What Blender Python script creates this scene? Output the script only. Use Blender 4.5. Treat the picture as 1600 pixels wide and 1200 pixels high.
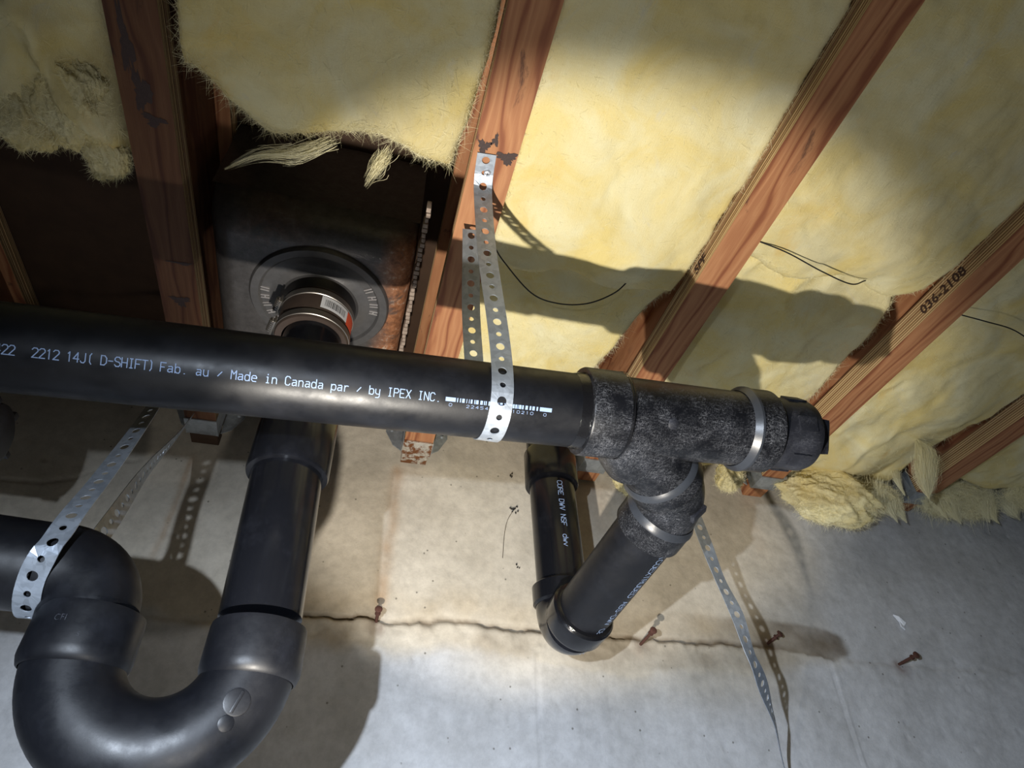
import bpy, bmesh, math, random
import numpy as np
from mathutils import Vector, Matrix
random.seed(7); RNG = np.random.default_rng(7)
for o in list(bpy.data.objects): bpy.data.objects.remove(o)
SC = bpy.context.scene; COL = SC.collection
SC.view_settings.view_transform = 'Standard'; SC.view_settings.look = 'None'
SC.view_settings.exposure = 0.0; SC.view_settings.gamma = 1.0
SC.view_settings.use_curve_mapping = False

# ---------------------------------------------------------------- camera
cam = bpy.data.cameras.new('camera'); cam.sensor_width = 36; cam.lens = 22.5
cam.clip_start = 0.01; cam.clip_end = 50
co = bpy.data.objects.new('camera', cam); COL.objects.link(co); SC.camera = co
CX = Vector((0.96628, -0.25677, -0.01939)); CY = Vector((0.15174, 0.62864, -0.76275)); CZ = Vector((0.20804, 0.73409, 0.64640))
co.matrix_world = Matrix(((CX[0], -CY[0], -CZ[0], 0), (CX[1], -CY[1], -CZ[1], 0), (CX[2], -CY[2], -CZ[2], 0), (0, 0, 0, 1)))

# ---------------------------------------------------------------- world and lamps
w = bpy.data.worlds.new('dark'); SC.world = w; w.use_nodes = True
w.node_tree.nodes['Background'].inputs[0].default_value = (0.75, 0.85, 1.0, 1)
w.node_tree.nodes['Background'].inputs[1].default_value = 0.018

def spot(name, loc, direction, watts, colour, cone, blend, radius):
    l = bpy.data.lights.new(name, 'SPOT'); l.energy = watts; l.color = colour
    l.spot_size = math.radians(cone); l.spot_blend = blend; l.shadow_soft_size = radius
    o = bpy.data.objects.new(name, l); COL.objects.link(o); o.location = loc
    o.rotation_euler = Vector(direction).to_track_quat('-Z', 'Y').to_euler()
    return o
BEAM = (-0.02, 0.41, -0.15); AXIS = (0.301, 0.41, 0.861)
spot('flashlight_beam', BEAM, AXIS, 41, (1.0, 0.93, 0.82), 68, 0.34, 0.008)
spot('flashlight_spill', BEAM, AXIS, 5.0, (1.0, 0.95, 0.88), 118, 0.8, 0.008)
spot('phone_lamp', (-0.26, -0.13, 0.03), (0.50, 1.10, -0.75), 108, (0.76, 0.86, 1.0), 150, 1.0, 0.008)

# ---------------------------------------------------------------- numpy noise
def vnoise(x, y, seed=0):
    r = np.random.default_rng(seed); T = r.random((256, 256))
    xi = np.floor(x).astype(int); yi = np.floor(y).astype(int)
    fx = x - xi; fy = y - yi; fx = fx*fx*(3-2*fx); fy = fy*fy*(3-2*fy)
    a = T[xi & 255, yi & 255]; b = T[(xi+1) & 255, yi & 255]; c = T[xi & 255, (yi+1) & 255]; d = T[(xi+1) & 255, (yi+1) & 255]
    return (a*(1-fx)+b*fx)*(1-fy)+(c*(1-fx)+d*fx)*fy
def fbm(x, y, f, octaves=4, seed=0, gain=0.5):
    s = 0; a = 1; t = 0
    for k in range(octaves):
        s = s + a*(vnoise(x*f+17.3*k, y*f+5.1*k, seed+k)-0.5); t += a; a *= gain; f *= 2.03
    return s/t*2
def sstep(e0, e1, x):
    t = np.clip((x-e0)/(e1-e0), 0, 1); return t*t*(3-2*t)

# ---------------------------------------------------------------- object helpers
def tag(o, label=None, cat=None, group=None, kind=None):
    if label: o['label'] = label
    if cat: o['category'] = cat
    if group: o['group'] = group
    if kind: o['kind'] = kind
    return o
def empty(name, loc, label, cat, group=None):
    o = bpy.data.objects.new(name, None); COL.objects.link(o); o.location = loc; o.empty_display_size = 0.02
    return tag(o, label, cat, group)
def mesh_obj(name, verts, faces, mat, parent=None, smooth=False, colour=None):
    me = bpy.data.meshes.new(name)
    V = np.asarray(verts, dtype=np.float64)
    q = parent
    while q is not None: V = V - np.array(q.location); q = q.parent
    me.from_pydata([tuple(v) for v in V], [], faces) if not isinstance(faces, np.ndarray) else fast(me, V, faces)
    if isinstance(mat, (list, tuple)):
        for m in mat: me.materials.append(m)
    else: me.materials.append(mat)
    if smooth: me.polygons.foreach_set('use_smooth', [True]*len(me.polygons))
    if colour is not None:
        ca = me.color_attributes.new('tone', 'FLOAT_COLOR', 'POINT')
        c4 = np.ones((len(V), 4), dtype=np.float32); c4[:, :3] = colour
        ca.data.foreach_set('color', c4.ravel())
    me.update()
    o = bpy.data.objects.new(name, me); COL.objects.link(o)
    if parent is not None: o.parent = parent
    return o
def fast(me, V, F):
    me.vertices.add(len(V)); me.vertices.foreach_set('co', V.astype(np.float32).ravel())
    n = F.shape[1]; me.loops.add(F.size); me.loops.foreach_set('vertex_index', F.astype(np.int32).ravel())
    me.polygons.add(len(F)); me.polygons.foreach_set('loop_start', np.arange(0, F.size, n, dtype=np.int32))
    me.polygons.foreach_set('loop_total', np.full(len(F), n, dtype=np.int32)); me.update(calc_edges=True); me.validate()
def grid_faces(nu, nv, off=0):
    i, j = np.meshgrid(np.arange(nu-1), np.arange(nv-1), indexing='ij')
    a = (i*nv+j).ravel()+off
    return np.stack([a, a+nv, a+nv+1, a+1], 1)
class MB:
    def __init__(s): s.v = []; s.f = []
    def add(s, v, f):
        b = len(s.v); s.v += [tuple(p) for p in v]; s.f += [tuple(i+b for i in q) for q in f]; return s
    def box(s, lo, hi, ch=0.0, M=None):
        x0, y0, z0 = lo; x1, y1, z1 = hi
        bm = bmesh.new(); bmesh.ops.create_cube(bm, size=1)
        for v in bm.verts: v.co = Vector(((x0+x1)/2+v.co.x*(x1-x0), (y0+y1)/2+v.co.y*(y1-y0), (z0+z1)/2+v.co.z*(z1-z0)))
        if ch: bmesh.ops.bevel(bm, geom=bm.edges[:], offset=ch, segments=2, affect='EDGES', profile=0.6)
        if M is not None: bmesh.ops.transform(bm, matrix=M, verts=bm.verts)
        bm.verts.index_update()
        s.add([v.co[:] for v in bm.verts], [[v.index for v in f.verts] for f in bm.faces]); bm.free(); return s
    def lathe(s, p0, d, prof, n=48, start=0.0, sweep=None):
        # prof = [(t, r)] along unit direction d from p0
        d = Vector(d).normalized(); u = d.orthogonal().normalized(); w_ = d.cross(u); p0 = Vector(p0)
        V = []; F = []
        for t, r in prof:
            for k in range(n):
                a = 2*math.pi*k/n+start; V.append(p0+d*t+(u*math.cos(a)+w_*math.sin(a))*max(r, 1e-5))
        for i in range(len(prof)-1):
            for k in range(n):
                k2 = (k+1) % n; F.append((i*n+k, i*n+k2, (i+1)*n+k2, (i+1)*n+k))
        return s.add(V, F)
    def tube(s, pts, rad, n=40, cap=True):
        pts = [Vector(p) for p in pts]; m = len(pts)
        T = [(pts[min(i+1, m-1)]-pts[max(i-1, 0)]).normalized() for i in range(m)]
        u = T[0].orthogonal().normalized(); V = []; F = []
        for i in range(m):
            if i: u = (T[i-1].rotation_difference(T[i])) @ u
            u = (u-T[i]*u.dot(T[i])).normalized(); w_ = T[i].cross(u)
            r = rad[i] if isinstance(rad, (list, tuple)) else rad
            for k in range(n):
                a = 2*math.pi*k/n; V.append(pts[i]+(u*math.cos(a)+w_*math.sin(a))*r)
        for i in range(m-1):
            for k in range(n):
                k2 = (k+1) % n; F.append((i*n+k, i*n+k2, (i+1)*n+k2, (i+1)*n+k))
        if cap: F.append(tuple(range(n-1, -1, -1))); F.append(tuple((m-1)*n+k for k in range(n)))
        return s.add(V, F)
    def build(s, name, mat, parent=None, smooth=True, angle=35):
        o = mesh_obj(name, s.v, s.f, mat, parent, smooth)
        if smooth:
            me = o.data; bm = bmesh.new(); bm.from_mesh(me)
            bmesh.ops.recalc_face_normals(bm, faces=bm.faces)
            for e in bm.edges:
                if len(e.link_faces) == 2 and e.calc_face_angle(0) > math.radians(angle): e.smooth = False
            bm.to_mesh(me); bm.free()
        return o
def lerp(a, b, t): return Vector(a)*(1-t)+Vector(b)*t
def arc(c, u, v, r, a0, a1, n=16):
    c, u, v = Vector(c), Vector(u).normalized(), Vector(v).normalized()
    return [c+(u*math.cos(a0+(a1-a0)*i/n)+v*math.sin(a0+(a1-a0)*i/n))*r for i in range(n+1)]
def catmull(P, n=8):
    P = [Vector(p) for p in P]; P = [P[0]*2-P[1]]+P+[P[-1]*2-P[-2]]; out = []
    for i in range(1, len(P)-2):
        for k in range(n):
            t = k/n
            out.append(0.5*((2*P[i])+(-P[i-1]+P[i+1])*t+(2*P[i-1]-5*P[i]+4*P[i+1]-P[i+2])*t*t+(-P[i-1]+3*P[i]-3*P[i+1]+P[i+2])*t**3))
    return out+[P[-2]]

# ---------------------------------------------------------------- materials
class NT:
    def __init__(s, name):
        s.m = bpy.data.materials.new(name); s.m.use_nodes = True; s.t = s.m.node_tree; s.n = s.t.nodes
        s.b = s.n['Principled BSDF']; s.tc = s.n.new('ShaderNodeTexCoord')
    def link(s, a, b): s.t.links.new(a, b)
    def obj(s, scale=(1, 1, 1), rot=(0, 0, 0)):
        m = s.n.new('ShaderNodeMapping'); m.inputs['Scale'].default_value = scale; m.inputs['Rotation'].default_value = rot
        s.link(s.tc.outputs['Object'], m.inputs[0]); return m.outputs[0]
    def noise(s, vec, scale, detail=6, rough=0.6, dist=0.0):
        q = s.n.new('ShaderNodeTexNoise'); q.inputs['Scale'].default_value = scale; q.inputs['Detail'].default_value = detail
        q.inputs['Roughness'].default_value = rough; q.inputs['Distortion'].default_value = dist
        s.link(vec, q.inputs['Vector']); return q.outputs['Fac']
    def wave(s, vec, scale, dist, detail=3, dscale=1.0, axis='X'):
        q = s.n.new('ShaderNodeTexWave'); q.bands_direction = axis; q.inputs['Scale'].default_value = scale
        q.inputs['Distortion'].default_value = dist; q.inputs['Detail'].default_value = detail; q.inputs['Detail Scale'].default_value = dscale
        s.link(vec, q.inputs['Vector']); return q.outputs['Fac']
    def voro(s, vec, scale, feature='F1'):
        q = s.n.new('ShaderNodeTexVoronoi'); q.feature = feature; q.inputs['Scale'].default_value = scale
        s.link(vec, q.inputs['Vector']); return q
    def ramp(s, fac, stops):
        q = s.n.new('ShaderNodeValToRGB'); e = q.color_ramp.elements
        while len(e) < len(stops): e.new(0.5)
        for k, (p, c) in enumerate(stops):
            e[k].position = p; e[k].color = (c, c, c, 1) if isinstance(c, (int, float)) else (*c, 1)
        s.link(fac, q.inputs[0]); return q.outputs[0]
    def mix(s, fac, a, b, mode='MIX'):
        q = s.n.new('ShaderNodeMix'); q.data_type = 'RGBA'; q.blend_type = mode
        if isinstance(fac, (int, float)): q.inputs[0].default_value = fac
        else: s.link(fac, q.inputs[0])
        for i, v in ((6, a), (7, b)):
            if isinstance(v, tuple): q.inputs[i].default_value = (*v, 1)
            else: s.link(v, q.inputs[i])
        return q.outputs[2]
    def math(s, op, a, b=0.0):
        q = s.n.new('ShaderNodeMath'); q.operation = op
        for i, v in ((0, a), (1, b)):
            if isinstance(v, (int, float)): q.inputs[i].default_value = v
            else: s.link(v, q.inputs[i])
        return q.outputs[0]
    def bump(s, h, strength=0.3, dist=0.002):
        q = s.n.new('ShaderNodeBump'); q.inputs['Strength'].default_value = strength; q.inputs['Distance'].default_value = dist
        s.link(h, q.inputs['Height']); s.link(q.outputs[0], s.b.inputs['Normal'])
    def col(s, v):
        if isinstance(v, tuple): s.b.inputs['Base Color'].default_value = (*v, 1)
        else: s.link(v, s.b.inputs['Base Color'])
    def rough(s, v):
        if isinstance(v, (int, float)): s.b.inputs['Roughness'].default_value = v
        else: s.link(v, s.b.inputs['Roughness'])
    def metal(s, v): s.b.inputs['Metallic'].default_value = v
    def attr(s, name):
        q = s.n.new('ShaderNodeAttribute'); q.attribute_name = name; return q.outputs['Color']

def m_abs(name, scuff=0.0, rough=0.40, tint=(0.0055, 0.006, 0.008)):
    t = NT(name); v = t.obj(); n1 = t.noise(v, 35, 5)
    base = t.mix(t.ramp(t.noise(v, 14, 6, 0.7), [(0.5, 0.0), (0.75, 1.0)]), tint, tuple(c*2.2 for c in tint))
    hair = t.obj((9, 1.2, 1.2), (0.3, 0.5, 0.2))
    sc = t.ramp(t.noise(hair, 260, 3, 0.7, 0.6), [(0.66, 0.0), (0.74, 1.0)])
    base = t.mix(t.math('MULTIPLY', sc, 0.035+scuff*0.3), base, (0.32, 0.33, 0.36))
    if scuff:
        a = t.ramp(t.noise(v, 30, 7, 0.72, 0.2), [(0.38, 0.0), (0.72, 1.0)])
        h1 = t.ramp(t.noise(t.obj((1, 7, 2), (0.4, 0.9, 0.3)), 190, 4, 0.7, 0.4), [(0.52, 0.0), (0.64, 1.0)])
        h2 = t.ramp(t.noise(t.obj((6, 1, 3), (1.1, 0.2, 0.8)), 190, 4, 0.7, 0.4), [(0.52, 0.0), (0.64, 1.0)])
        hh = t.math('MULTIPLY', t.math('MAXIMUM', h1, h2), a)
        base = t.mix(t.math('MULTIPLY', hh, 0.55*scuff), base, (0.30, 0.31, 0.34))
        t.rough(t.math('ADD', t.math('MULTIPLY', hh, 0.3), rough))
    else:
        t.rough(t.ramp(n1, [(0.3, rough*0.8), (0.7, rough*1.35)]))
    t.b.inputs['Specular IOR Level'].default_value = 0.36
    t.col(base); t.bump(t.noise(v, 90, 6, 0.7), 0.12, 0.0008)
    return t.m
def m_plain(name, c, rough=0.5, metal=0.0, var=0.25, scale=60, bump=0.15):
    t = NT(name); v = t.obj()
    t.col(t.mix(t.noise(v, scale, 5), tuple(x*(1-var) for x in c), tuple(min(1, x*(1+var)) for x in c)))
    t.rough(rough); t.metal(metal); t.b.inputs['Specular IOR Level'].default_value = 0.1 if 'print' in name else 0.5; t.bump(t.noise(v, scale*3, 4), bump, 0.0006); return t.m
def m_galv(name, c=(0.40, 0.45, 0.52), rust=0.0):
    t = NT(name); v = t.obj()
    vc = t.voro(v, 160); base = t.mix(t.ramp(vc.outputs['Color'], [(0.2, 0.0), (0.8, 1.0)]), tuple(x*0.85 for x in c), tuple(min(1, x*1.08) for x in c))
    base = t.mix(t.ramp(t.noise(v, 18, 5, 0.65), [(0.5, 0.0), (0.7, 0.4)]), base, (0.62, 0.66, 0.70))
    if rust: base = t.mix(t.ramp(t.noise(v, 45, 7, 0.7), [(0.62-rust*0.2, 0.0), (0.70-rust*0.2, 1.0)]), base, (0.22, 0.085, 0.03))
    t.col(base); t.metal(0.62); t.rough(t.ramp(t.noise(v, 50, 4), [(0.3, 0.34), (0.7, 0.55)])); t.bump(t.noise(v, 110, 3), 0.2, 0.0008); return t.m
def m_veneer(name, dark=1.0, mul=1.0):
    # flat sawn orange fir veneer, grain running along Y
    t = NT(name); v = t.obj((1, 0.15, 1)); 
    g = t.wave(v, 11, 10.0, 3, 1.6); fine = t.noise(t.obj((1, 0.03, 1)), 420, 4)
    base = t.ramp(g, [(0.0, (0.24, 0.080, 0.036)), (0.14, (0.42, 0.185, 0.082)), (0.65, (0.53, 0.265, 0.125)), (1.0, (0.43, 0.195, 0.09))])
    base = t.mix(t.math('MULTIPLY', fine, 0.5), base, (0.26, 0.085, 0.03))
    blot = t.ramp(t.noise(t.obj((1, 0.35, 1)), 26, 6, 0.65, 0.6), [(0.60, 0.0), (0.66, 1.0)])
    base = t.mix(t.math('MULTIPLY', blot, 0.75*dark), base, (0.07, 0.028, 0.02))
    pale = t.ramp(t.noise(t.obj((1, 0.4, 1)), 70, 5, 0.7), [(0.70, 0.0), (0.76, 1.0)])
    base = t.mix(t.math('MULTIPLY', pale, 0.35), base, (0.72, 0.46, 0.27))
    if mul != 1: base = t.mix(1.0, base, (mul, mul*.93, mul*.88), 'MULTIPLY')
    t.col(base); t.rough(0.72); t.bump(t.math('ADD', g, t.math('MULTIPLY', fine, 1.2)), 0.3, 0.0012); return t.m
def m_plies(name, mul=1.0):
    # sawn side of laminated veneer: stacked thin plies
    t = NT(name); q = t.wave(t.obj((0.02, 0.02, 1)), 68, 0.6, 3, 1.0, 'Z'); fine = t.noise(t.obj((1, 0.04, 6)), 160, 5, 0.7)
    base = t.ramp(q, [(0.0, (0.08, 0.035, 0.014)), (0.22, (0.40, 0.22, 0.09)), (0.6, (0.62, 0.42, 0.20)), (1.0, (0.72, 0.54, 0.30))])
    base = t.mix(t.math('MULTIPLY', fine, 0.55), base, (0.22, 0.115, 0.05))
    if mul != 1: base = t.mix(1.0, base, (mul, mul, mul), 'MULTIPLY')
    t.col(base); t.rough(0.8); t.bump(t.math('ADD', q, fine), 0.5, 0.0015); return t.m
def m_batt(name):
    t = NT(name); v = t.obj()
    soft = t.noise(v, 9, 5, 0.6, 0.8); base = t.mix(t.ramp(soft, [(0.35, 0.0), (0.65, 1.0)]), (0.80, 0.665, 0.285), (0.83, 0.775, 0.50))
    amber = t.ramp(t.noise(v, 5.5, 5, 0.6, 1.5), [(0.60, 0.0), (0.76, 1.0)]); base = t.mix(t.math('MULTIPLY', amber, 0.55), base, (0.80, 0.56, 0.17))
    grey = t.ramp(t.noise(v, 11, 6, 0.7, 1.2), [(0.62, 0.0), (0.75, 1.0)]); base = t.mix(t.math('MULTIPLY', grey, 0.6), base, (0.72, 0.70, 0.58))
    base = t.mix(1.0, base, t.attr('tone'), 'MULTIPLY')
    t.col(base); t.rough(0.95); t.b.inputs['Specular IOR Level'].default_value = 0.15
    t.b.inputs['Subsurface Weight'].default_value = 0.0
    f1 = t.noise(t.obj((1, 5, 2), (0.2, 0.1, 0.5)), 90, 6, 0.75, 1.2); f2 = t.noise(t.obj((6, 1, 2), (0.1, 0.3, -0.4)), 85, 6, 0.75, 1.2)
    t.bump(t.math('ADD', t.math('ADD', f1, f2), t.math('MULTIPLY', t.noise(v, 30, 6, 0.6), 0.8)), 0.55, 0.0018); return t.m
def m_concrete(name):
    t = NT(name); v = t.obj()
    fine = t.noise(v, 55, 8, 0.7); mott = t.noise(v, 7, 6, 0.65)
    base = t.mix(1.0, t.ramp(mott, [(0.3, (0.70, 0.69, 0.67)), (0.68, (1.0, 1.0, 1.0))]), t.ramp(fine, [(0.32, (0.82, 0.82, 0.82)), (0.60, (1.0, 1.0, 1.0))]), 'MULTIPLY')
    pits = t.ramp(t.voro(v, 42).outputs['Distance'], [(0.06, 0.0), (0.10, 1.0)]); keep = t.ramp(t.noise(v, 16, 2), [(0.50, 0.0), (0.54, 1.0)])
    pm = t.math('MULTIPLY', t.math('SUBTRACT', 1.0, pits), keep)
    base = t.mix(1.0, base, t.attr('tone'), 'MULTIPLY'); base = t.mix(t.math('MULTIPLY', pm, 0.7), base, (0.10, 0.09, 0.07))
    scr = t.ramp(t.noise(t.obj((8, 1, 1), (0, 0.6, 0)), 30, 3, 0.6, 1.0), [(0.71, 0.0), (0.75, 1.0)]); base = t.mix(t.math('MULTIPLY', scr, 0.25), base, (0.25, 0.24, 0.22))
    t.col(base); t.rough(0.88); t.bump(t.math('ADD', fine, t.math('MULTIPLY', t.noise(v, 240, 3), 0.4)), 0.4, 0.002); return t.m
M = dict(
    abs=m_abs('black_abs'), abs_gloss=m_abs('glossy_black_abs', 0, 0.17), abs_scuff=m_abs('scuffed_black_abs', 1.0, 0.34),
    abs_plug=m_abs('black_plug', 0.35, 0.42, (0.014, 0.015, 0.020)),
    polished=m_plain('polished_ring', (0.032, 0.036, 0.044), 0.33, 0.0, 0.3), glue=m_plain('wet_black_cement', (0.006, 0.006, 0.007), 0.08, 0, 0.1, 120, 0.5),
    galv=m_galv('galvanized'), hanger=m_galv('dull_zinc', (0.40, 0.44, 0.48)), hanger_rust=m_galv('rusty_zinc', (0.62, 0.60, 0.55), 0.75),
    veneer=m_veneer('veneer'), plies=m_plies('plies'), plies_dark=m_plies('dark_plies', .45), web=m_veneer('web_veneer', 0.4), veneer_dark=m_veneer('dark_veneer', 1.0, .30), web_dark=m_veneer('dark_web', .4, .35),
    batt=m_batt('glass_fibre'), concrete=m_concrete('concrete'),
    print=m_plain('pale_blue_print', (0.27, 0.36, 0.55), 0.7, 0, 0.1), rust=m_plain('rusty_iron', (0.085, 0.033, 0.022), 0.85, 0.1, 0.5, 300, 0.6),
    rubber=m_plain('brown_rubber', (0.045, 0.032, 0.026), 0.45, 0, 0.3), steel=m_plain('stainless', (0.30, 0.28, 0.26), 0.38, 0.9, 0.1),
    paper=m_plain('white_label', (0.72, 0.73, 0.76), 0.6, 0, 0.05), red=m_plain('orange_red_label', (0.80, 0.10, 0.035), 0.5, 0, 0.05), ink=m_plain('black_ink', (0.03, 0.03, 0.035), 0.6, 0, 0.1),
    screw=m_plain('zinc_screw', (0.72, 0.78, 0.88), 0.35, 0.5, 0.1), wire=m_plain('black_wire', (0.03, 0.03, 0.035), 0.4, 0.6, 0.1),
    dirt=m_plain('black_dirt', (0.015, 0.014, 0.012), 0.9, 0, 0.3, 300), white=m_plain('white_plaster', (0.82, 0.84, 0.88), 0.8, 0, 0.05),
    stamp=m_plain('dark_stamp_ink', (0.055, 0.028, 0.018), 0.8, 0, 0.2), timber=m_plain('brown_timber', (0.055, 0.028, 0.014), 0.8, 0, 0.4, 20, 0.4),
    dust=m_plain('dust', (0.42, 0.40, 0.36), 0.9), floor=m_plain('dusty_floor', (0.22, 0.20, 0.17), 0.9, 0, 0.3, 12, 0.5))
def m_pan():
    t = NT('rusted_steel_pan'); v = t.obj()
    n = t.noise(v, 17, 7, 0.7, 0.8); base = t.mix(t.ramp(t.noise(v, 60, 6, 0.7), [(0.3, 0.0), (0.7, 1.0)]), (0.050, 0.047, 0.047), (0.095, 0.090, 0.090))
    rust = t.math('MULTIPLY', t.attr('tone'), t.ramp(n, [(0.36, 0.0), (0.50, 1.0)]))
    rc = t.ramp(t.noise(v, 60, 6, 0.75), [(0.3, (0.11, 0.04, 0.018)), (0.55, (0.36, 0.15, 0.065)), (0.68, (0.55, 0.47, 0.38))])
    t.col(t.mix(rust, base, rc)); t.rough(t.math('ADD', t.math('MULTIPLY', rust, 0.45), 0.30)); t.metal(0.25)
    t.bump(t.math('ADD', t.math('MULTIPLY', n, 1.0), t.noise(v, 130, 5, 0.7)), 0.35, 0.002); return t.m
M['pan'] = m_pan()

# ---------------------------------------------------------------- the wall
def wall_y(x): return 1.195-0.055*(x-0.1)
CRACK = [(-1.0, .45), (-.21, .412), (-.075, .433), (.06, .433), (.107, .428), (.201, .439), (.311, .430), (.41, .426), (.493, .424), (.578, .422), (.713, .422), (.852, .423), (.99, .404), (1.135, .397), (1.257, .396), (1.449, .397), (2.2, .395)]
def build_wall():
    xs = np.arange(-1.05, 2.25, 0.0045); zs = np.arange(-0.72, 1.06, 0.0045)
    X, Z = np.meshgrid(xs, zs, indexing='ij')
    cz = np.interp(X, *zip(*CRACK)) + fbm(X, Z*0, 55, 5, 3)*0.005
    d = Z-cz
    strong = sstep(-.25, -.1, X)*(1-sstep(.80, .95, X)); mid = sstep(.05, .2, X)*(1-sstep(.36, .42, X))
    Y = wall_y(X)
    Y = Y - 0.0016*fbm(X, Z, 7, 5, 11) - 0.0008*fbm(X, Z, 60, 3, 12)
    lowstep = (1-sstep(-0.004, 0.001, d))*(0.002+0.007*strong*(.45+fbm(X, Z*0, 6, 3, 17)))                     # lower pour stands a little proud
    Y = Y - lowstep*(0.4+0.6*sstep(-.16, 0, d)) 
    groove = np.exp(-((d-0.002)/(0.0036+0.0045*mid))**2)*(0.004+0.004*strong)*(0.15+0.85*strong)*(0.35+0.65*sstep(-.2, .2, fbm(X, Z*0, 22, 3, 5)+.25))
    Y = Y + groove
    rough = np.exp(-((d+0.02)/0.03)**2)*(0.35+strong); Y = Y - rough*0.0040*fbm(X, Z, 40, 5, 21)
    for sx, sl, dep in ((.367, .0, .0022), (.985, .02, -.002), (.98, 0.0, 0.0016), (.50, .01, .0008), (-.47, 0, .001), (.445, 0, .0008)):
        xx = sx+sl*(Z-.3); below = (1-sstep(.37, .40, Z)) if sx > .3 else 1.0
        Y = Y + dep*np.exp(-((X-xx-0.0012*fbm(X*0, Z, 12, 3, 9))/0.0028)**2)*below
    r = np.random.default_rng(5)
    for _ in range(260):                                                             # bug holes and chips
        px, pz = r.uniform(-.7, 1.7), (r.uniform(-.1, .38) if r.random() < .75 else r.uniform(.4, .8)); a = r.uniform(.0014, .0042); b = a*r.uniform(.6, 2)
        i0, i1 = np.searchsorted(xs, [px-.02, px+.02]); j0, j1 = np.searchsorted(zs, [pz-.02, pz+.02])
        sl_ = (slice(i0, i1), slice(j0, j1)); Y[sl_] += r.uniform(.001, .0038)*np.exp(-((X[sl_]-px)/a)**2-((Z[sl_]-pz)/b)**2)
    # hairline crack, upper left
    hx = [-.70, -.58, -.52, -.47, -.43, -.38]; hz = [.66, .655, .675, .715, .722, .765]
    hc = np.interp(X, hx, hz); hm = (X > -.70)*(X < -.38); Y = Y + hm*0.003*np.exp(-((Z-hc-0.004*fbm(X, Z*0, 30, 3, 8))/0.0022)**2)
    # tone: colour of the concrete and its stains, plus painted beam warmth and crack shade
    base = np.stack([0.60+0*X, 0.605+0*X, 0.62+0*X], -1)
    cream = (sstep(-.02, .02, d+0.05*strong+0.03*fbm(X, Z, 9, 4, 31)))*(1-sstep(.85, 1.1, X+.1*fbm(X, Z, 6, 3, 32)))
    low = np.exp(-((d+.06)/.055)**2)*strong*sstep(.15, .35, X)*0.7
    cm = np.clip(cream+low, 0, 1)[..., None]; base = base*(1-cm)+np.array([.66, .60, .50])*cm  # cream tint where the beam falls, its warmth painted into the wall colour
    # damp brown stain along the joint, right of the elbow
    up = np.interp(X, [.46, .56, .66, .75, .87, 1.0, 1.03, 1.05], [.42, .455, .484, .478, .476, .465, .45, .42]); lo = np.interp(X, [.46, .49, .56, .7, .9, 1.0, 1.05], [.41, .365, .366, .374, .382, .40, .43])
    jj = 0.012*fbm(X, Z, 22, 4, 41); inside = sstep(-.006, .006, up+jj*.5-Z)*sstep(-.006, .006, Z-lo-jj)*sstep(.455, .475, X)*(1-sstep(1.02, 1.045, X+jj))
    depth = sstep(.60, 1.0, X)*(Z > cz-.004)*0.62+0.22
    k = (inside*depth*(0.75+.35*fbm(X, Z, 30, 4, 44)))[..., None]; base = base*(1-k)+np.array([.13, .085, .04])*k
    # ochre film just above the joint and rust runs below joist ends
    k = (np.exp(-((d-.03)/.035)**2)*strong*.30*(0.7+fbm(X, Z, 14, 4, 45)))[..., None].clip(0, 1); base = base*(1-k)+np.array([.50, .36, .18])*k
    for rx, z1, z0, wd, st in ((.080, .76, .43, .013, .55), (-.335, .74, .50, .006, .55), (.53, .77, .62, .03, .2), (.60, .75, .60, .012, .35), (.66, .72, .66, .012, .3), (.90, .79, .6, .02, .15)):
        run = np.exp(-((X-rx-.006*fbm(X*0, Z, 14, 3, int(rx*90)+60)-(Z-z1)*.02)/wd)**2)*sstep(z0, z0+.05, Z)*(1-sstep(z1-.01, z1+.02, Z))
        k = (run*st*(.75+.5*fbm(X, Z, 40, 3, 61)))[..., None].clip(0, 1); base = base*(1-k)+np.array([.40, .21, .075])*k
    for nx, nz in ((.069, .426), (.576, .412), (.854, .429), (1.144, .400)):
        k = (np.exp(-(((X-nx)/.016)**2+((Z-nz+.006)/.016)**2))*(.6+.6*fbm(X, Z, 60, 3, 71)))[..., None].clip(0, 1); base = base*(1-k)+np.array([.16, .07, .035])*k
    band = np.exp(-((d+.028)/.030)**2)*strong*np.clip(.30+.9*fbm(X, Z, 18, 5, 47), 0, .8); k = band[..., None]; base = base*(1-k)+np.array([.40, .34, .26])*k
    k = (np.exp(-((d-.001)/.0055)**2)*strong*(.75+.5*fbm(X, Z*0, 30, 3, 19)))[..., None]; base = base*(1-k)+np.array([.16, .11, .06])*k  # shade inside the crack painted on as a dark brown line
    V = np.stack([X, Y, Z], -1).reshape(-1, 3); F = grid_faces(len(xs), len(zs))[:, ::-1]
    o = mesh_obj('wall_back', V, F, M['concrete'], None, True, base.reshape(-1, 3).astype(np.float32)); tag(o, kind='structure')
    b = MB(); b.box((-1.05, 1.32, -.72), (2.25, 1.45, 1.06)); 
    return o
build_wall()
fl = MB().box((-1.6, -1.2, -.78), (2.6, 1.5, -.72)).build('floor', M['floor'], None, False); tag(fl, kind='structure')
ce = MB().box((-1.6, -1.2, 1.05), (2.6, 1.5, 1.07)).build('ceiling', M['timber'], None, False); tag(ce, kind='structure')
rb = MB().box((-1.05, 1.16, .0), (2.25, 1.19, .25)); 
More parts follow.
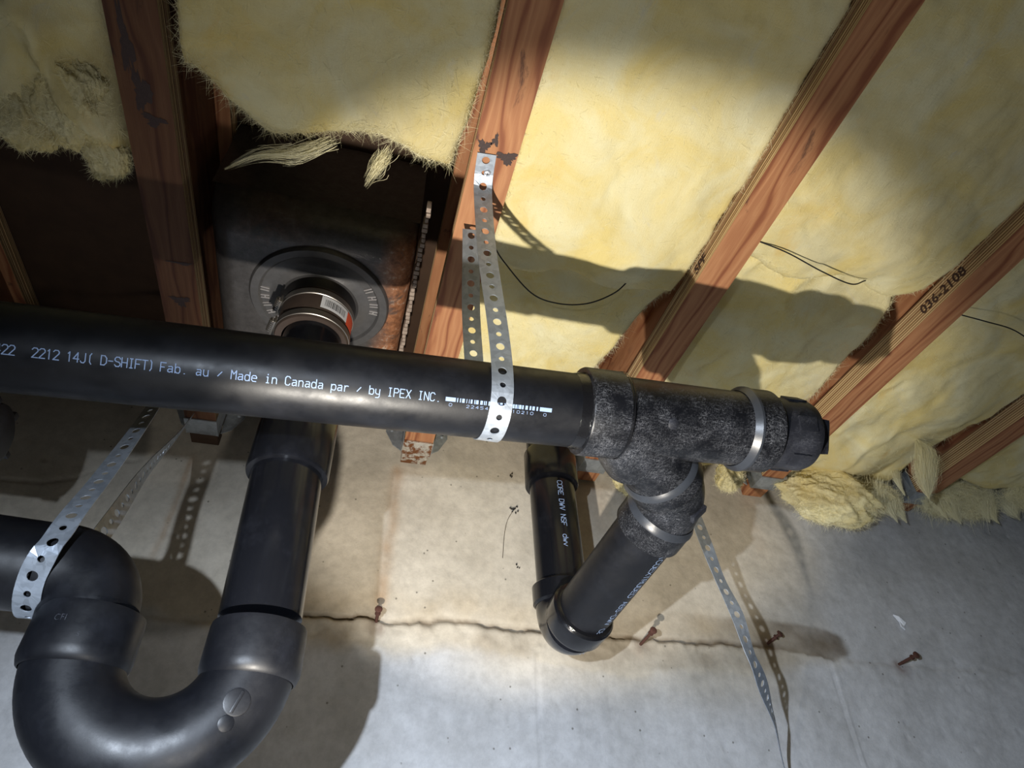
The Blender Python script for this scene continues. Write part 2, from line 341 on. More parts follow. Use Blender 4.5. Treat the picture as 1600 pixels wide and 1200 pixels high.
# rim board that the hangers are nailed to (follows the wall)
rv = []
for x in (-1.05, 2.25):
    y = wall_y(x)-.006; rv += [(x, y-.032, .88), (x, y-.004, .88), (x, y-.004, 1.045), (x, y-.032, 1.045)]
rim = mesh_obj('rim_board', rv, [(0, 1, 2, 3), (7, 6, 5, 4), (0, 4, 5, 1), (1, 5, 6, 2), (2, 6, 7, 3), (3, 7, 4, 0)], M['timber'])
tag(rim, 'dark timber rim board on top of the concrete wall behind the joist ends', 'board')

# ---------------------------------------------------------------- I-joists (laminated flanges, thin plywood web)
FZ = 0.77; FT = 0.038; TOPZ = 1.045
def bar_profile(name, x0, x1, z0, z1, y0, y1, mats, parent, ply=True, seg=1):
    # flange: side faces carry stepped plies, bottom and top are veneer
    prof = []; n = 10
    def side(x, s, rev):
        pts = []
        for k in range(n):
            za = z0+(z1-z0)*k/n; zb = z0+(z1-z0)*(k+1)/n; off = s*(0.0007 if k % 2 else 0.0)+s*0.0003*((k*7) % 3)
            pts += [(x+off, za+.0002), (x+off, zb-.0002)]
        return pts[::-1] if rev else pts
    right = side(x1, -1, False); left = side(x0, 1, True)
    prof = right+left; m = len(prof); V = []; F = []; mi = []
    ys = [y0, y1]
    for y in ys:
        for (x, z) in prof: V.append((x, y, z))
    for k in range(m):
        k2 = (k+1) % m; F.append((k, k2, m+k2, m+k)); vertical = abs(prof[k][0]-prof[k2][0]) < 0.01; mi.append(1 if vertical else 0)
    F.append(tuple(range(m-1, -1, -1))); mi.append(1); F.append(tuple(range(m, 2*m))); mi.append(1)
    o = mesh_obj(name, V, F, mats, parent)
    o.data.polygons.foreach_set('material_index', mi)
    bm = bmesh.new(); bm.from_mesh(o.data); bmesh.ops.recalc_face_normals(bm, faces=bm.faces); bm.to_mesh(o.data); bm.free()
    return o
JO = [(-.780, -.725, 'dark laminated joist at the far left, beyond the hanging grey insulation', .0),
      (-.347, -.290, 'dark laminated joist with black blotches left of the rusted pan', .0),
      (.078, .137, 'orange laminated joist that the looped perforated strap is screwed to', .0),
      (.466, .523, 'orange laminated joist with a crisp black pipe shadow across it', .0),
      (.884, .938, 'laminated joist with a dark stamped number on its edge', .0),
      (1.285, 1.341, 'laminated joist nearest the lower right corner, with loose tufts in front of it', .0)]
for k, (x0, x1, lab, _) in enumerate(JO):
    y1 = wall_y((x0+x1)/2)-.046; root = empty('laminated_joist', ((x0+x1)/2, 0.4, FZ), lab, 'joist', 'laminated I-joists overhead')
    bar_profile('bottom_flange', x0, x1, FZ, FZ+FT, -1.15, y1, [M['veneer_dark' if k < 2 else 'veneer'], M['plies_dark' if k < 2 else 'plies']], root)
    bar_profile('top_flange', x0, x1, TOPZ-FT, TOPZ, -1.15, y1, [M['veneer'], M['plies']], root)
    xm = (x0+x1)/2
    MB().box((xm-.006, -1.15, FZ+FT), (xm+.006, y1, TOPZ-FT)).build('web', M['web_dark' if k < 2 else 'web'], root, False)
    if k == 4: J4 = root
    if k == 3: J3 = root
    if k == 0: continue
    # joist hanger
    yw = wall_y(xm)-.040
    lab2 = {1: 'grey metal joist hanger at the end of the dark left joist', 2: 'rust and white crusted joist hanger below the strapped joist', 3: 'bright galvanized joist hanger beside the small vertical pipe', 4: 'galvanized joist hanger above the perforated shadow on the wall', 5: 'grey joist hanger half buried in ragged insulation at lower right'}[k]
    hm = M['hanger']; h = empty('joist_hanger', (xm, yw-.02, FZ), lab2, 'bracket', 'joist hangers on the wall')
    MB().box((x0-.0015, yw-.058, FZ-.0035), (x1+.0015, yw-.010, FZ-.0005), .0006).build('seat', M['hanger_rust'] if k == 2 else hm, h)
    for s, xx in ((-1, x0-.0018), (1, x1+.0006)):
        MB().box((xx, yw-.058, FZ-.0035), (xx+.0012, yw-.008, FZ+.14), .0003).build('cheek', hm, h)
    for s in (-1, 1):
        xa = x0-.0018 if s < 0 else x1+.0018; wv = .036; zt = FZ+.14; zb = FZ+.010
        p = [(xa, zb), (xa+s*.018, zb+.012), (xa+s*wv, zb+.045), (xa+s*wv, zt), (xa, zt)]
        V = [(x, yw+.0+dy, z) for dy in (-.0012, .0012) for x, z in p]; n = 5
        F = [tuple(range(n)), tuple(range(2*n-1, n-1, -1))]+[(i, (i+1) % n, n+(i+1) % n, n+i) for i in range(n)]
        fo = mesh_obj('face_flange', V, F, hm, h)
        for (nx, nz) in ((xa+s*.024, zb+.05), (xa+s*.012, zb+.085)):
            MB().lathe((nx, yw-.0012, nz), (0, -1, 0), [(0, .0045), (.001, .0042), (.0022, .001)], 12).build('nail_head', hm, fo)
# joist end below seat: short timber pads against the wall
for k in (1, 2, 3, 4, 5):
    x0, x1 = JO[k][:2]; xm = (x0+x1)/2; y = wall_y(xm)
    mat = M['hanger_rust'] if k == 2 else M['timber']
    o = MB().box((x0+.002, y-.046, FZ+.002), (x1-.002, y-.0075, FZ+.028), .0015).build('joist_end_pad', M['timber'] if k == 1 else (M['veneer'] if k > 2 else M['hanger_rust']), None)
    tag(o, ['', 'dark wood pad under the hanger of the dark left joist', 'orange and white crusted wood pad at the end of the strapped joist', 'small orange wood pad below the bright hanger beside the vertical pipe', 'orange wood pad crossed by the perforated strap shadow', 'thin brown wood pad between ragged insulation clumps'][k], 'wood pad', 'wood pads at the joist ends')

# ---------------------------------------------------------------- lettering
def text_mesh(body, size, spacing=1.0, bold=False):
    cu = bpy.data.curves.new('t', 'FONT'); cu.body = body; cu.size = size; cu.space_character = spacing; cu.resolution_u = 3
    cu.offset = size*0.004 if not bold else size*0.02
    o = bpy.data.objects.new('t', cu); COL.objects.link(o); dg = bpy.context.evaluated_depsgraph_get(); dg.update()
    me = bpy.data.meshes.new_from_object(o.evaluated_get(dg)); V = [v.co.copy() for v in me.vertices]; F = [tuple(p.vertices) for p in me.polygons]
    bpy.data.objects.remove(o); bpy.data.curves.remove(cu); bpy.data.meshes.remove(me); return V, F
GL = {'0': '0,1 0,5 1,6 3,6 4,5 4,1 3,0 1,0 0,1', '1': '1,5 2,6 2,0', '2': '0,5 1,6 3,6 4,5 4,4 0,0 4,0', '3': '0,6 4,6 2,3.6 3.4,3.4 4,2 4,1 3,0 1,0 0,1', '4': '3,0 3,6 0,2 4,2',
 '5': '4,6 0,6 0,3.5 3,3.5 4,2.5 4,1 3,0 0,0', '6': '4,6 1,5 0,3 0,1 1,0 3,0 4,1 4,2.5 3,3.4 0,3', '8': '1,3.2 0,4.5 1,6 3,6 4,4.5 3,3.2 1,3.2 0,2 0,1 1,0 3,0 4,1 4,2 3,3.2', '(': '3,6.4 2,5 2,1 3,-.4', ')': '1,6.4 2,5 2,1 1,-.4',
 '-': '.5,3 3.5,3', '/': '.5,1 3.5,4', '.': '1.8,0 2.2,0', 'D': '0,0 0,6 2.5,6 4,4.5 4,1.5 2.5,0 0,0', 'S': '4,5 3,6 1,6 0,5 0,4 1,3.2 3,2.8 4,2 4,1 3,0 1,0 0,1', 'H': '0,0 0,6|4,0 4,6|0,3 4,3', 'I': '1,0 3,0|1,6 3,6|2,0 2,6',
 'F': '0,0 0,6 4,6|0,3 3,3', 'T': '0,6 4,6|2,6 2,0', 'J': '3.6,6 3.6,1 2.6,0 1,0 .3,1', 'a': '.6,3.8 3,4 3.7,3.3 3.7,0|3.7,2.2 1,2.2 .2,1.4 .4,.3 1.5,0 3.7,.8', 'b': '.2,6 .2,0|.2,3 1.5,4 3.2,4 4,3 4,1 3.2,0 1.5,0 .2,1', 'u': '.2,4 .2,1 1.2,0 2.8,0 3.8,1|3.8,4 3.8,0',
 'M': '0,0 0,6 2,3.5 4,6 4,0', 'd': '3.8,6 3.8,0|3.8,3 2.5,4 .8,4 0,3 0,1 .8,0 2.5,0 3.8,1', 'e': '0,2.2 4,2.2 4,3 3,4 1,4 0,3 0,1 1,0 3.6,0', 'i': '1.2,4 2,4 2,0|1,0 3,0|2,5.6 2,6', 'n': '.2,4 .2,0|.2,3 1.4,4 3,4 3.8,3 3.8,0', 'C': '4,5 3,6 1,6 0,5 0,1 1,0 3,0 4,1',
 'p': '.2,4 .2,-2|.2,3 1.5,4 3.2,4 4,3 4,1 3.2,0 1.5,0 .2,1', 'r': '.6,4 .6,0|.6,2.8 2,4 3.6,3.8', 'y': '.2,4 .2,1.5 1.2,.6 3.8,.6|3.8,4 3.8,-1 3,-2 .6,-2', 'P': '0,0 0,6 3,6 4,5 4,4 3,3 0,3', 'E': '4,0 0,0 0,6 4,6|0,3 3,3', 'X': '0,0 4,6|0,6 4,0', 'N': '0,0 0,6 4,0 4,6',
 'O': '0,1 0,5 1,6 3,6 4,5 4,1 3,0 1,0 0,1', 'R': '0,0 0,6 3,6 4,5 4,4 3,3 0,3|2,3 4,0', 'U': '0,6 0,1 1,0 3,0 4,1 4,6', 'A': '0,0 2,6 4,0|.7,2 3.3,2', 'B': '0,0 0,6 3,6 4,5 4,4 3,3.2 0,3.2|3,3.2 4,2 4,1 3,0 0,0', 'W': '0,6 1,0 2,4 3,0 4,6', 'V': '0,6 2,0 4,6', 'L': '0,6 0,0 4,0', 'w': '0,4 1,0 2,3 3,0 4,4', 'v': '0,4 2,0 4,4'}
def stroke_text(body, height, pitch, wid=None, xs=1.0):
    """dot-matrix style single stroke lettering"""
    u = height/6; hw = (wid or height*.105)/2; V = []; F = []
    for k, ch in enumerate(body):
        for pl in GL.get(ch, '').split('|'):
            if not pl: continue
            P = [Vector((float(a.split(',')[0])*u*xs+k*pitch, float(a.split(',')[1])*u, 0)) for a in pl.split()]
            for a, b in zip(P, P[1:]):
                d = (b-a).normalized(); nn = Vector((-d.y, d.x, 0))*hw; a2 = a-d*hw*.8; b2 = b+d*hw*.8; q = len(V); V += [a2-nn, b2-nn, b2+nn, a2+nn]; F.append((q, q+1, q+2, q+3))
    return V, F
def wrap_text(V, F, axis0, d, r, ang0, up, name, mat, parent):
    # writes along d, rotated around the pipe by ang0 from direction `up`
    d = Vector(d).normalized(); n0 = Vector(up).normalized(); n0 = (n0-d*n0.dot(d)).normalized(); b0 = d.cross(n0); out = []
    for v in V:
        a = ang0+v.y/r; n = n0*math.cos(a)+b0*math.sin(a); out.append(Vector(axis0)+d*v.x+n*(r+.0004))
    return mesh_obj(name, out, F, mat, parent)

# ---------------------------------------------------------------- plumbing
PR = 0.0445
PD = Vector((1, 0, 0.0485)).normalized()
def paxis(x): return Vector((x, 0.565, 0.4598+0.0485*x))
hub0 = 0.243
p_main = empty('horizontal_drain_pipe', paxis(-.8), 'long glossy black drain pipe with pale blue print crossing the picture', 'pipe')
MB().tube([paxis(-.85), paxis(-.3), paxis(hub0)], PR, 72).build('pipe_wall', M['abs'], p_main); PW = bpy.data.objects['pipe_wall']
toward = Vector((0, -0.72, -0.69))                 # side of the pipe that faces the viewer
def main_text(body, x, height, up_off, pitch, sx=.8):
    V, F = stroke_text(body, height, pitch, None, sx)
    # +x along the pipe, letters' up = towards +z : b0 must point up
    d = PD; n0 = (toward-d*toward.dot(d)).normalized(); b0 = d.cross(n0); sgn = 1 if b0.z > 0 else -1
    V = [Vector((v.x, sgn*v.y, 0)) for v in V]
    return wrap_text(V, F, paxis(x), d, PR, sgn*up_off/PR, toward, 'printed_text', M['print'], PW)
main_text('422', -.3425, .0088, -.003, .0056); main_text('2212', -.3126, .0088, -.003, .0058); main_text('14J(', -.2843, .0088, -.003, .0057); main_text('D-SHIFT)', -.2554, .0088, -.003, .0059)
main_text('Fab. au / Made in Canada par / by IPEX INC.', -.2039, .0086, -.003, .00641)
def main_bars(x, up_off):
    mb = MB(); d = PD; n0 = (toward-d*toward.dot(d)).normalized(); b0 = d.cross(n0); sgn = 1 if b0.z > 0 else -1
    s = 0.0; r = random.Random(3); segs = [(0, .011)]; s = .0125
    while s < .105:
        w_ = r.choice([.0007, .0011, .0019, .0028]); segs.append((s, s+w_)); s += w_+r.choice([.0008, .0013, .002])
    segs.append((s, s+.014))
    for a, b in segs:
        V = []
        for t in (a, b):
            for h in (0, .0022, .0044): 
                an = sgn*(up_off+h)/PR; V.append(paxis(x)+d*t+(n0*math.cos(an)+b0*math.sin(an))*(PR+.0004))
        mb.add(V, [(0, 3, 4, 1), (1, 4, 5, 2)])
    mb.build('printed_barcode', M['print'], PW, False)
main_bars(.075, -.0015)
main_text('0', .0795, .0030, -.0065, .0050, 1.5); main_text('22454', .0985, .0030, -.0065, .0052, 1.5); main_text('10210', .1500, .0030, -.0065, .0052, 1.5); main_text('0', .186, .0030, -.0065, .005, 1.5)
# wet cement ring where the pipe meets the tee
MB().lathe(paxis(hub0-.012), PD, [(0, PR+.0002), (.003, PR+.0012), (.009, PR+.0016), (.0118, PR+.0026)], 64).build('cement_ring', M['glue'], p_main)

# wye fitting
wy = empty('wye_fitting', paxis(.33), 'scuffed black wye fitting joining the drain pipe to the angled branch', 'fitting')
mb = MB()
mb.lathe(paxis(hub0), PD, [(0, PR+.0005), (0, .0525), (.002, .0535), (.046, .0535), (.049, .0500), (.056, .0482), (.205, .0475), (.211, .0478), (.216, .0530), (.250, .0535), (.252, .0520), (.2525, .03)], 72)
BD = Vector((.70, .70, -.13)).normalized(); BF = paxis(.303)
mb.lathe(BF, BD, [(0.0, .0475), (.104, .0472), (.109, .0475), (.114, .0515), (.136, .0520), (.137, .03)], 64)
# webbing fairing between body and branch on the near side
mb.lathe(BF-PD*.004, Vector((.55, .80, -.14)), [(0.0, .0470), (.06, .0462), (.082, .043)], 48)
mb.build('wye_body', M['abs_scuff'], wy)
MB().lathe(paxis(hub0+.209), PD, [(0, .0486), (.003, .0512), (.007, .0545), (.010, .0547), (.0105, .053)], 72).build('polished_collar', M['polished'], wy)
MB().lathe(BF+BD*.106, BD, [(0, .0478), (.003, .0500), (.007, .0525), (.009, .0528), (.0095, .051)], 64).build('polished_collar', M['polished'], wy)
MB().lathe(paxis(hub0+.048), PD, [(-.0006, .0538), (.0006, .0541), (.0018, .053)], 72).build('seam_line', M['glue'], wy)
g = MB().lathe(paxis(.345)+Vector((0, -.034, -.031)), (0, -.74, -.67), [(0, .0075), (.002, .007), (.0035, .004), (.0038, .0)], 20).build('moulding_nub', M['abs_plug'], wy)
MB().box((hub0+.232, -1, -1), (hub0+.236, 1, 1))
# cleanout plug
cp = empty('cleanout_plug', paxis(.56), 'black threaded cleanout plug with square nut closing the end of the wye', 'plug')
c0 = hub0+.2525
mb = MB(); mb.lathe(paxis(c0), PD, [(0, .044), (.0, .0462), (.034, .0462), (.036, .0470), (.052, .0468), (.059, .044), (.064, .036), (.064, .0)], 72)
PB = mb.build('plug_body', M['abs_plug'], cp)
for k in range(6):
    a = math.radians(20+60*k); n_ = Vector((0, math.cos(a), math.sin(a))); t_ = PD.cross(n_)
    Mx = Matrix.Translation(paxis(c0+.034)+n_*.0452) @ Matrix((PD, t_, n_)).transposed().to_4x4()
    MB().box((-.013, -.010, -.001), (.013, .010, .0032), .001, Mx).build('grip_rib', M['abs_plug'], PB)
Mx = Matrix.Translation(paxis(c0+.064)) @ Matrix((PD, Vector((0, .82, .57)), PD.cross(Vector((0, .82, .57))))).transposed().to_4x4() 
mb = MB(); V = []
for t, h in ((0, .0235), (.020, .0220), (.026, .016)):
    for sy, sz in ((-1, -1), (1, -1), (1, 1), (-1, 1)): V.append(Mx @ Vector((t, sy*h, sz*h)))
mb.add(V, [(3, 2, 1, 0), (8, 9, 10, 11)]+[(r*4+i, r*4+(i+1) % 4, r*4+4+(i+1) % 4, r*4+4+i) for r in (0, 1) for i in range(4)])
mb.build('square_nut', M['abs_plug'], cp)

# street elbow from branch to the sloping pipe
E0 = BF+BD*.1375; RB = .075
P_LOW = Vector((.378, .985, .380)); dd = (P_LOW-(E0+BD*.03)).normalized()
for _ in range(6):
    turn = BD.angle(dd); nrm_ = (dd-BD*dd.dot(BD)).normalized()
    pts = [E0+BD*RB*math.sin(turn*i/16)+nrm_*RB*(1-math.cos(turn*i/16)) for i in range(17)]; E1 = pts[-1]; dd = (P_LOW-E1).normalized()
se = empty('street_elbow', E0, 'scuffed black elbow between the wye branch and the sloping pipe', 'fitting')
mb = MB().tube(pts, .0470, 56); mb.lathe(E0+BD*.0, BD, [(0, .0485), (.010, .0488), (.014, .0470)], 56)
mb.lathe(E1, dd, [(-.006, .0470), (-.001, .0508), (.036, .0512), (.0375, .050), (.0376, .045)], 64)
mb.build('elbow_body', M['abs_scuff'], se)
MB().lathe(E1, dd, [(-.008, .0476), (-.004, .0495), (.001, .0518), (.003, .0520), (.0035, .051)], 64).build('polished_collar', M['polished'], se)
mb = MB(); out_ = Vector((.62, -.25, -.74)); t8 = (pts[9]-pts[7]).normalized(); out_ = (out_-t8*out_.dot(t8)).normalized(); q0 = pts[8]+out_*.0462
Mx = Matrix.Translation(q0) @ Matrix((t8.cross(out_), t8, out_)).transposed().to_4x4() @ Matrix.Rotation(math.pi/2, 4, 'Z')
mb.box((-.006, -.015, -.002), (.006, .015, .0045), .002, Mx).build('oval_boss', M['abs_plug'], se)

# sloping pipe
sp = empty('sloping_pipe', E1, 'smooth black pipe sloping from the scuffed elbow down to the wall side', 'pipe')
A0 = E1+dd*.0378; MB().tube([A0, P_LOW-dd*.03], PR, 64).build('pipe_wall', M['abs'], sp)
tw = Vector((.22, 0, -.97)); V, F = stroke_text('(COEXTRUDED ABS-DWV CELLULAR', .0105, .0092)
V = [Vector((v.x, -v.y, 0)) for v in V]
wrap_text(V, F, A0+dd*.004, dd, PR, 0.0, tw, 'printed_text', M['print'], sp)

# lower elbow + vertical vent pipe near the wall
le = empty('lower_elbow', P_LOW, 'glossy black elbow at the bottom, turning the sloping pipe upward', 'fitting')
RL = .048; c_ = P_LOW+dd*.006+Vector((0, 0, RL)); ptsL = arc(c_, (0, 0, -1), (0, 1, 0), RL, 0, math.pi/2, 16); VT = ptsL[-1]
mb = MB().tube(ptsL, .0480, 56)
mb.lathe(P_LOW+dd*.010, -dd, [(0, .049), (.006, .0525), (.038, .0535), (.0405, .0515), (.0406, .0447)], 64)
mb.lathe(VT-Vector((0, 0, .004)), (0, 0, 1), [(0, .0485), (.004, .0525), (.034, .0535), (.036, .0515), (.0361, .0447)], 64)
mb.build('elbow_body', M['abs_gloss'], le)
MB().lathe(P_LOW-dd*.0303, -dd, [(0, .0517), (.0022, .0500), (.003, .0455), (.0034, .0447)], 64).build('cement_ring', M['glue'], le)
vp = empty('vertical_vent_pipe', VT, 'short black vertical pipe against the wall, rising into the insulation', 'pipe')
VZ0 = VT.z+.0325; vx, vy = VT.x, VT.y
def vax(z): t = (z-VZ0); return Vector((vx-.030*t, vy+.0*t, z))
MB().tube([vax(VZ0), vax(.72), vax(.93)], PR, 56).build('pipe_wall', M['abs_gloss'], vp)
V, F = stroke_text('CORE DWV NSF  dwv', .0095, .0080); V = [Vector((v.x, -v.y, 0)) for v in V]
wrap_text(V, F, vax(.650), vax(.6)-vax(.7), PR, 0.0, Vector((-.10, -1, -.2)), 'printed_text', M['print'], vp)
vc = MB().lathe(vax(.662), (0, 0, 1), [(0, .0447), (.0, .0515), (.003, .0530), (.075, .0530), (.078, .0515), (.0785, .0447)], 56).build('coupling', M['abs_gloss'], None)
tag(vc, 'glossy black coupling around the vertical vent pipe near the wall', 'coupling')

# riser under the pan and P-trap
LA = Vector((-.2450, .752, .212)); RA = Vector((-.080, .757, .212))
rp = empty('riser_pipe', RA, 'black vertical riser pipe from the trap up behind the long drain pipe', 'pipe')
RT_ = Vector((-.1045, .768, .735))
def rax(z): t = (z-RA.z)/(RT_.z-RA.z); return RA.lerp(RT_, t)
MB().tube([rax(RA.z+.0535), rax(.44), rax(.735)], PR, 64).build('pipe_wall', M['abs_gloss'], rp)
rc = MB().lathe(rax(.452), (0, 0, 1), [(0, .0447), (0, .0512), (.0035, .0525), (.115, .0510), (.124, .0490), (.126, .0447)], 64).build('riser_coupling', M['abs_gloss'], None)
tag(rc, 'black plastic coupling on the riser just below the long drain pipe', 'coupling')
tc = (LA+RA)/2+Vector((0, 0, .004)); RT = (LA-RA).length/2; tu = (LA-RA).normalized(); tv = Vector((0, 0, -1)); tv = (tv-tu*tv.dot(tu)).normalized()
tr = empty('p_trap', tc-Vector((0, 0, .12)), 'large U-shaped black plastic trap at the lower left', 'trap')
pts = arc(tc, tu, tv, RT, 0, math.pi, 40)
MB().tube(pts, .0460, 64, False).build('u_bend', M['abs'], tr)
for H_ in (LA, RA):
    HB = MB().lathe(H_-Vector((0, 0, .012)), (0, 0, 1), [(-.002, .0458), (.0, .0485), (.004, .0500), (.007, .0510), (.012, .0514), (.050, .0508), (.0545, .0500), (.0548, .0447)], 72).build('hub', M['abs'], tr)
for ang, rr in ((math.radians(150), .0125), (math.radians(139), .0075)):
    rad_ = (tu*math.cos(ang)+tv*math.sin(ang)); ctr = tc+rad_*RT; t3 = (tu*-math.sin(ang)+tv*math.cos(ang))
    nn = (-(tu.cross(tv)) if (tu.cross(tv)).y > 0 else tu.cross(tv)); nn = (nn+rad_*(.22 if rr > .01 else .38)).normalized()
    RB_ = MB().lathe(ctr+nn*.0448, nn, [(0, rr), (.0012, rr), (.0016, rr*.9), (.0016, 0)], 32).build('round_boss', M['abs'], tr)
    if rr > .01:
        Mx = Matrix.Translation(ctr+nn*.0463) @ nn.to_track_quat('Z', 'Y').to_matrix().to_4x4() @ Matrix.Rotation(1.25, 4, 'Z')
        MB().box((-.0105, -.0016, 0), (.0105, .0016, .0012), .0005, Mx).build('raised_bar', M['abs'], RB_)
def hub_text(body, ang, z, size):
    V, F = text_mesh(body, size); out = []
    for v in V:
        a = ang+v.x/.0512; out.append(Vector((LA.x+math.sin(a)*.0515, LA.y-math.cos(a)*.0515, z+v.y)))
    mesh_obj('moulded_text', out, F, M['abs_plug'], tr)
hub_text('CFI', -.35, LA.z+.020, .0085); hub_text('S', .15, LA.z+.006, .0065)
# upper left elbow and trap arm
el = empty('trap_elbow', LA+Vector((0, 0, .06)), 'fat black elbow on top of the left leg of the trap', 'fitting')
AD = Vector((-.985, -.13, .0)).normalized(); RE = .044
ez = LA.z+.043; ec = Vector((LA.x-.006, LA.y, ez))+AD*RE
ptsE = [Vector((LA.x-.003, LA.y, ez-.008))]+arc(ec, -AD, (0, 0, 1), RE, 0, math.pi/2, 18)
mb = MB().tube(ptsE, [.0460]+[.0470]*19, 64); EA = ptsE[-1]
mb.build('elbow_body', M['abs'], el)
MB().lathe(EA-AD*.002, AD, [(0, .0470), (.001, .0480), (.004, .0482), (.012, .0472)], 64).build('hub', M['abs'], el)
ta = MB().tube([EA+AD*.0125, EA+AD*.6], .0462, 64).build('trap_arm_pipe', M['abs'], None); tag(ta, 'thick black pipe running out of the left edge from the trap elbow', 'pipe')
# black fitting peeking in at the left edge
mb = MB().lathe((-.532, .80, .485), (1, 0, 0), [(0, .045), (.065, .0455), (.082, .040), (.088, .028), (.089, 0)], 48)
for k in range(5):
    a = k*1.2; mb.box((-.47, .80+.045*math.cos(a)-.005, .485+.045*math.sin(a)-.004), (-.45, .80+.045*math.cos(a)+.005, .485+.045*math.sin(a)+.004), .001)
o = mb.build('capped_pipe_stub', M['abs_plug'], None); tag(o, 'rounded black pipe cap just inside the left edge under the long pipe', 'pipe cap')

# ---------------------------------------------------------------- rusted pan with drain flange and rubber coupling
DX, DY, DZ = -.109, .788, .812
pan = empty('steel_shower_pan', (-.1, .72, DZ), 'dark rusted steel pan hanging between the joists above the riser', 'basin')
px0, px1, py0, py1 = -.284, .033, .635, 1.06
xs = np.linspace(px0, px1, 90); ys = np.linspace(py0, py1, 110); X, Y = np.meshgrid(xs, ys, indexing='ij')
def edge(d, w_, h): t = np.clip(1-d/w_, 0, 1); return h*(1-np.sqrt(np.clip(1-t*t, 0, 1)))
Zp = DZ+np.maximum(edge(Y-py0, .05, .06), 0)+edge(px1-X, .03, .035)+edge(X-px0, .04, .05)
Zp = Zp+.0012*fbm(X, Y, 14, 4, 90)
tone = sstep(-.03, .018, X+.012*fbm(X, Y, 20, 4, 91))*sstep(.635, .66, Y)+0.75*np.exp(-((X+.19)/.05)**2-((Y-.66)/.03)**2)*0.25
V = np.stack([X, Y, Zp], -1).reshape(-1, 3); tn = np.repeat(np.clip(tone, 0, 1).reshape(-1, 1), 3, 1)
mesh_obj('pan_bottom', V, grid_faces(90, 110)[:, ::-1], M['pan'], pan, True, tn.astype(np.float32))
zt = 1.04
fv = []; 
for x in np.linspace(px0, px1, 30):
    for z in np.linspace(DZ+.058, zt, 12): fv.append((x, py0+.0005*math.sin(x*90), z))
mesh_obj('front_side', fv, grid_faces(30, 12), M['pan'], pan, True, np.zeros((360, 3)))
sv = []
for y in np.linspace(py0, py1, 30):
    for z in np.linspace(DZ+.033, zt, 12): sv.append((px1, y, z))
mesh_obj('right_side', sv, grid_faces(30, 12)[:, ::-1], M['pan'], pan, True, np.full((360, 3), .8))
# ribbed crusted rim strip on the right corner
mb = MB(); n = 44
for k in range(n):
    y = .57+k*(.42/n); mb.box((px1+.003+.0012*math.sin(k*1.3), y, DZ+.010-.0006*(k % 2)), (px1+.010+.0010*math.sin(k*2.1), y+.0078, DZ+.030), .0012)
mb.build('crusted_rim', m_plain('crusted_rust', (0.34, 0.27, 0.22), .8, .1, .6, 70, .8), pan)
mb = MB().lathe((DX, DY, DZ+.003), (0, 0, -1), [(0, .114), (.006, .114), (.0105, .111), (.0105, .099), (.006, .095), (.005, .082), (.0066, .075), (.012, .064), (.020, .060), (.033, .058), (.033, .03)], 96)
df = mb.build('drain_flange', m_plain('cast_grey', (0.10, 0.098, 0.10), .42, .45, .3, 90, .35), pan)
steel_dim = m_plain('worn_raised_metal', (0.42, 0.40, 0.40), .45, .5)
for base_a, n, step in ((math.radians(170), 5, 11), (math.radians(-8), 4, 11)):
    for k in range(n):
        a = base_a+math.radians(step*(k-n/2)); c = Vector((DX+math.cos(a)*.089, DY+math.sin(a)*.089*.99, DZ-.0035))
        Mx = Matrix.Translation(c) @ Matrix.Rotation(a, 4, 'Z')
        mb = MB(); mb.box((-.007, -.0045, -.001), (.007, -.0028, .002), .0003, Mx); mb.box((-.007, .0012, -.001), (.007, .0028, .002), .0003, Mx)
        if k % 2: mb.box((-.001, -.0035, -.001), (.0008, .002, .002), .0002, Mx)
        mb.build('raised_letter', steel_dim, df)
# rubber coupling
CZ0, CZ1 = .7215, .775
rcp = empty('rubber_coupling', (DX, DY, CZ0), 'brown rubber coupling with two steel clamps and a barcode sticker under the pan', 'coupling')
cxy = Vector((DX+.004, DY-.018, 0))
def cax(z): return Vector((cxy.x, cxy.y, z))
MB().lathe(cax(CZ0-.022), (0, 0, 1), [(0, .0450), (0, .0545), (.003, .0562), (.066, .0562), (.069, .054), (.070, .0447)], 64).build('sleeve', M['rubber'], rcp)
for zc in (CZ0-.012, CZ0+.034):
    cb = MB().lathe(cax(zc-.006), (0, 0, 1), [(0, .0564), (.0006, .0575), (.0114, .0575), (.012, .0564)], 64).build('clamp_band', M['steel'] , rcp)
    for k in range(6):
        a = math.radians(196); tdir = Vector((-math.sin(a), math.cos(a), 0)); c = cax(zc)+Vector((math.cos(a), math.sin(a), 0))*.0620+tdir*(k*.0042-.016)
        MB().lathe(c, tdir, [(0, .0), (0, .0056), (.0026, .0056), (.0028, .0040), (.0042, .0040)], 16).build('screw_thread', M['steel'], cb)
    a = math.radians(196); Mx = Matrix.Translation(cax(zc)+Vector((math.cos(a), math.sin(a), 0))*.0590) @ Matrix.Rotation(a, 4, 'Z')
    MB().box((-.001, -.019, -.007), (.002, .012, .007), .0006, Mx).build('screw_housing', M['steel'], cb)
def sticker(name, a0, a1, z0, z1, mat, r=.0568):
    V = []; n = 14
    for k in range(n+1):
        a = math.radians(a0+(a1-a0)*k/n)
        for z in (z0, z1): V.append(cax(z)+Vector((math.cos(a), math.sin(a), 0))*r)
    mesh_obj(name, V, [(2*k, 2*k+2, 2*k+3, 2*k+1) for k in range(n)], mat, rcp)
sticker('white_sticker', -82, -33, CZ0+.001, CZ0+.026, M['paper']); sticker('red_sticker', -33, -6, CZ0-.002, CZ0+.026, M['red'])
mb = MB(); r_ = random.Random(4); a = -76
V = []; F = []
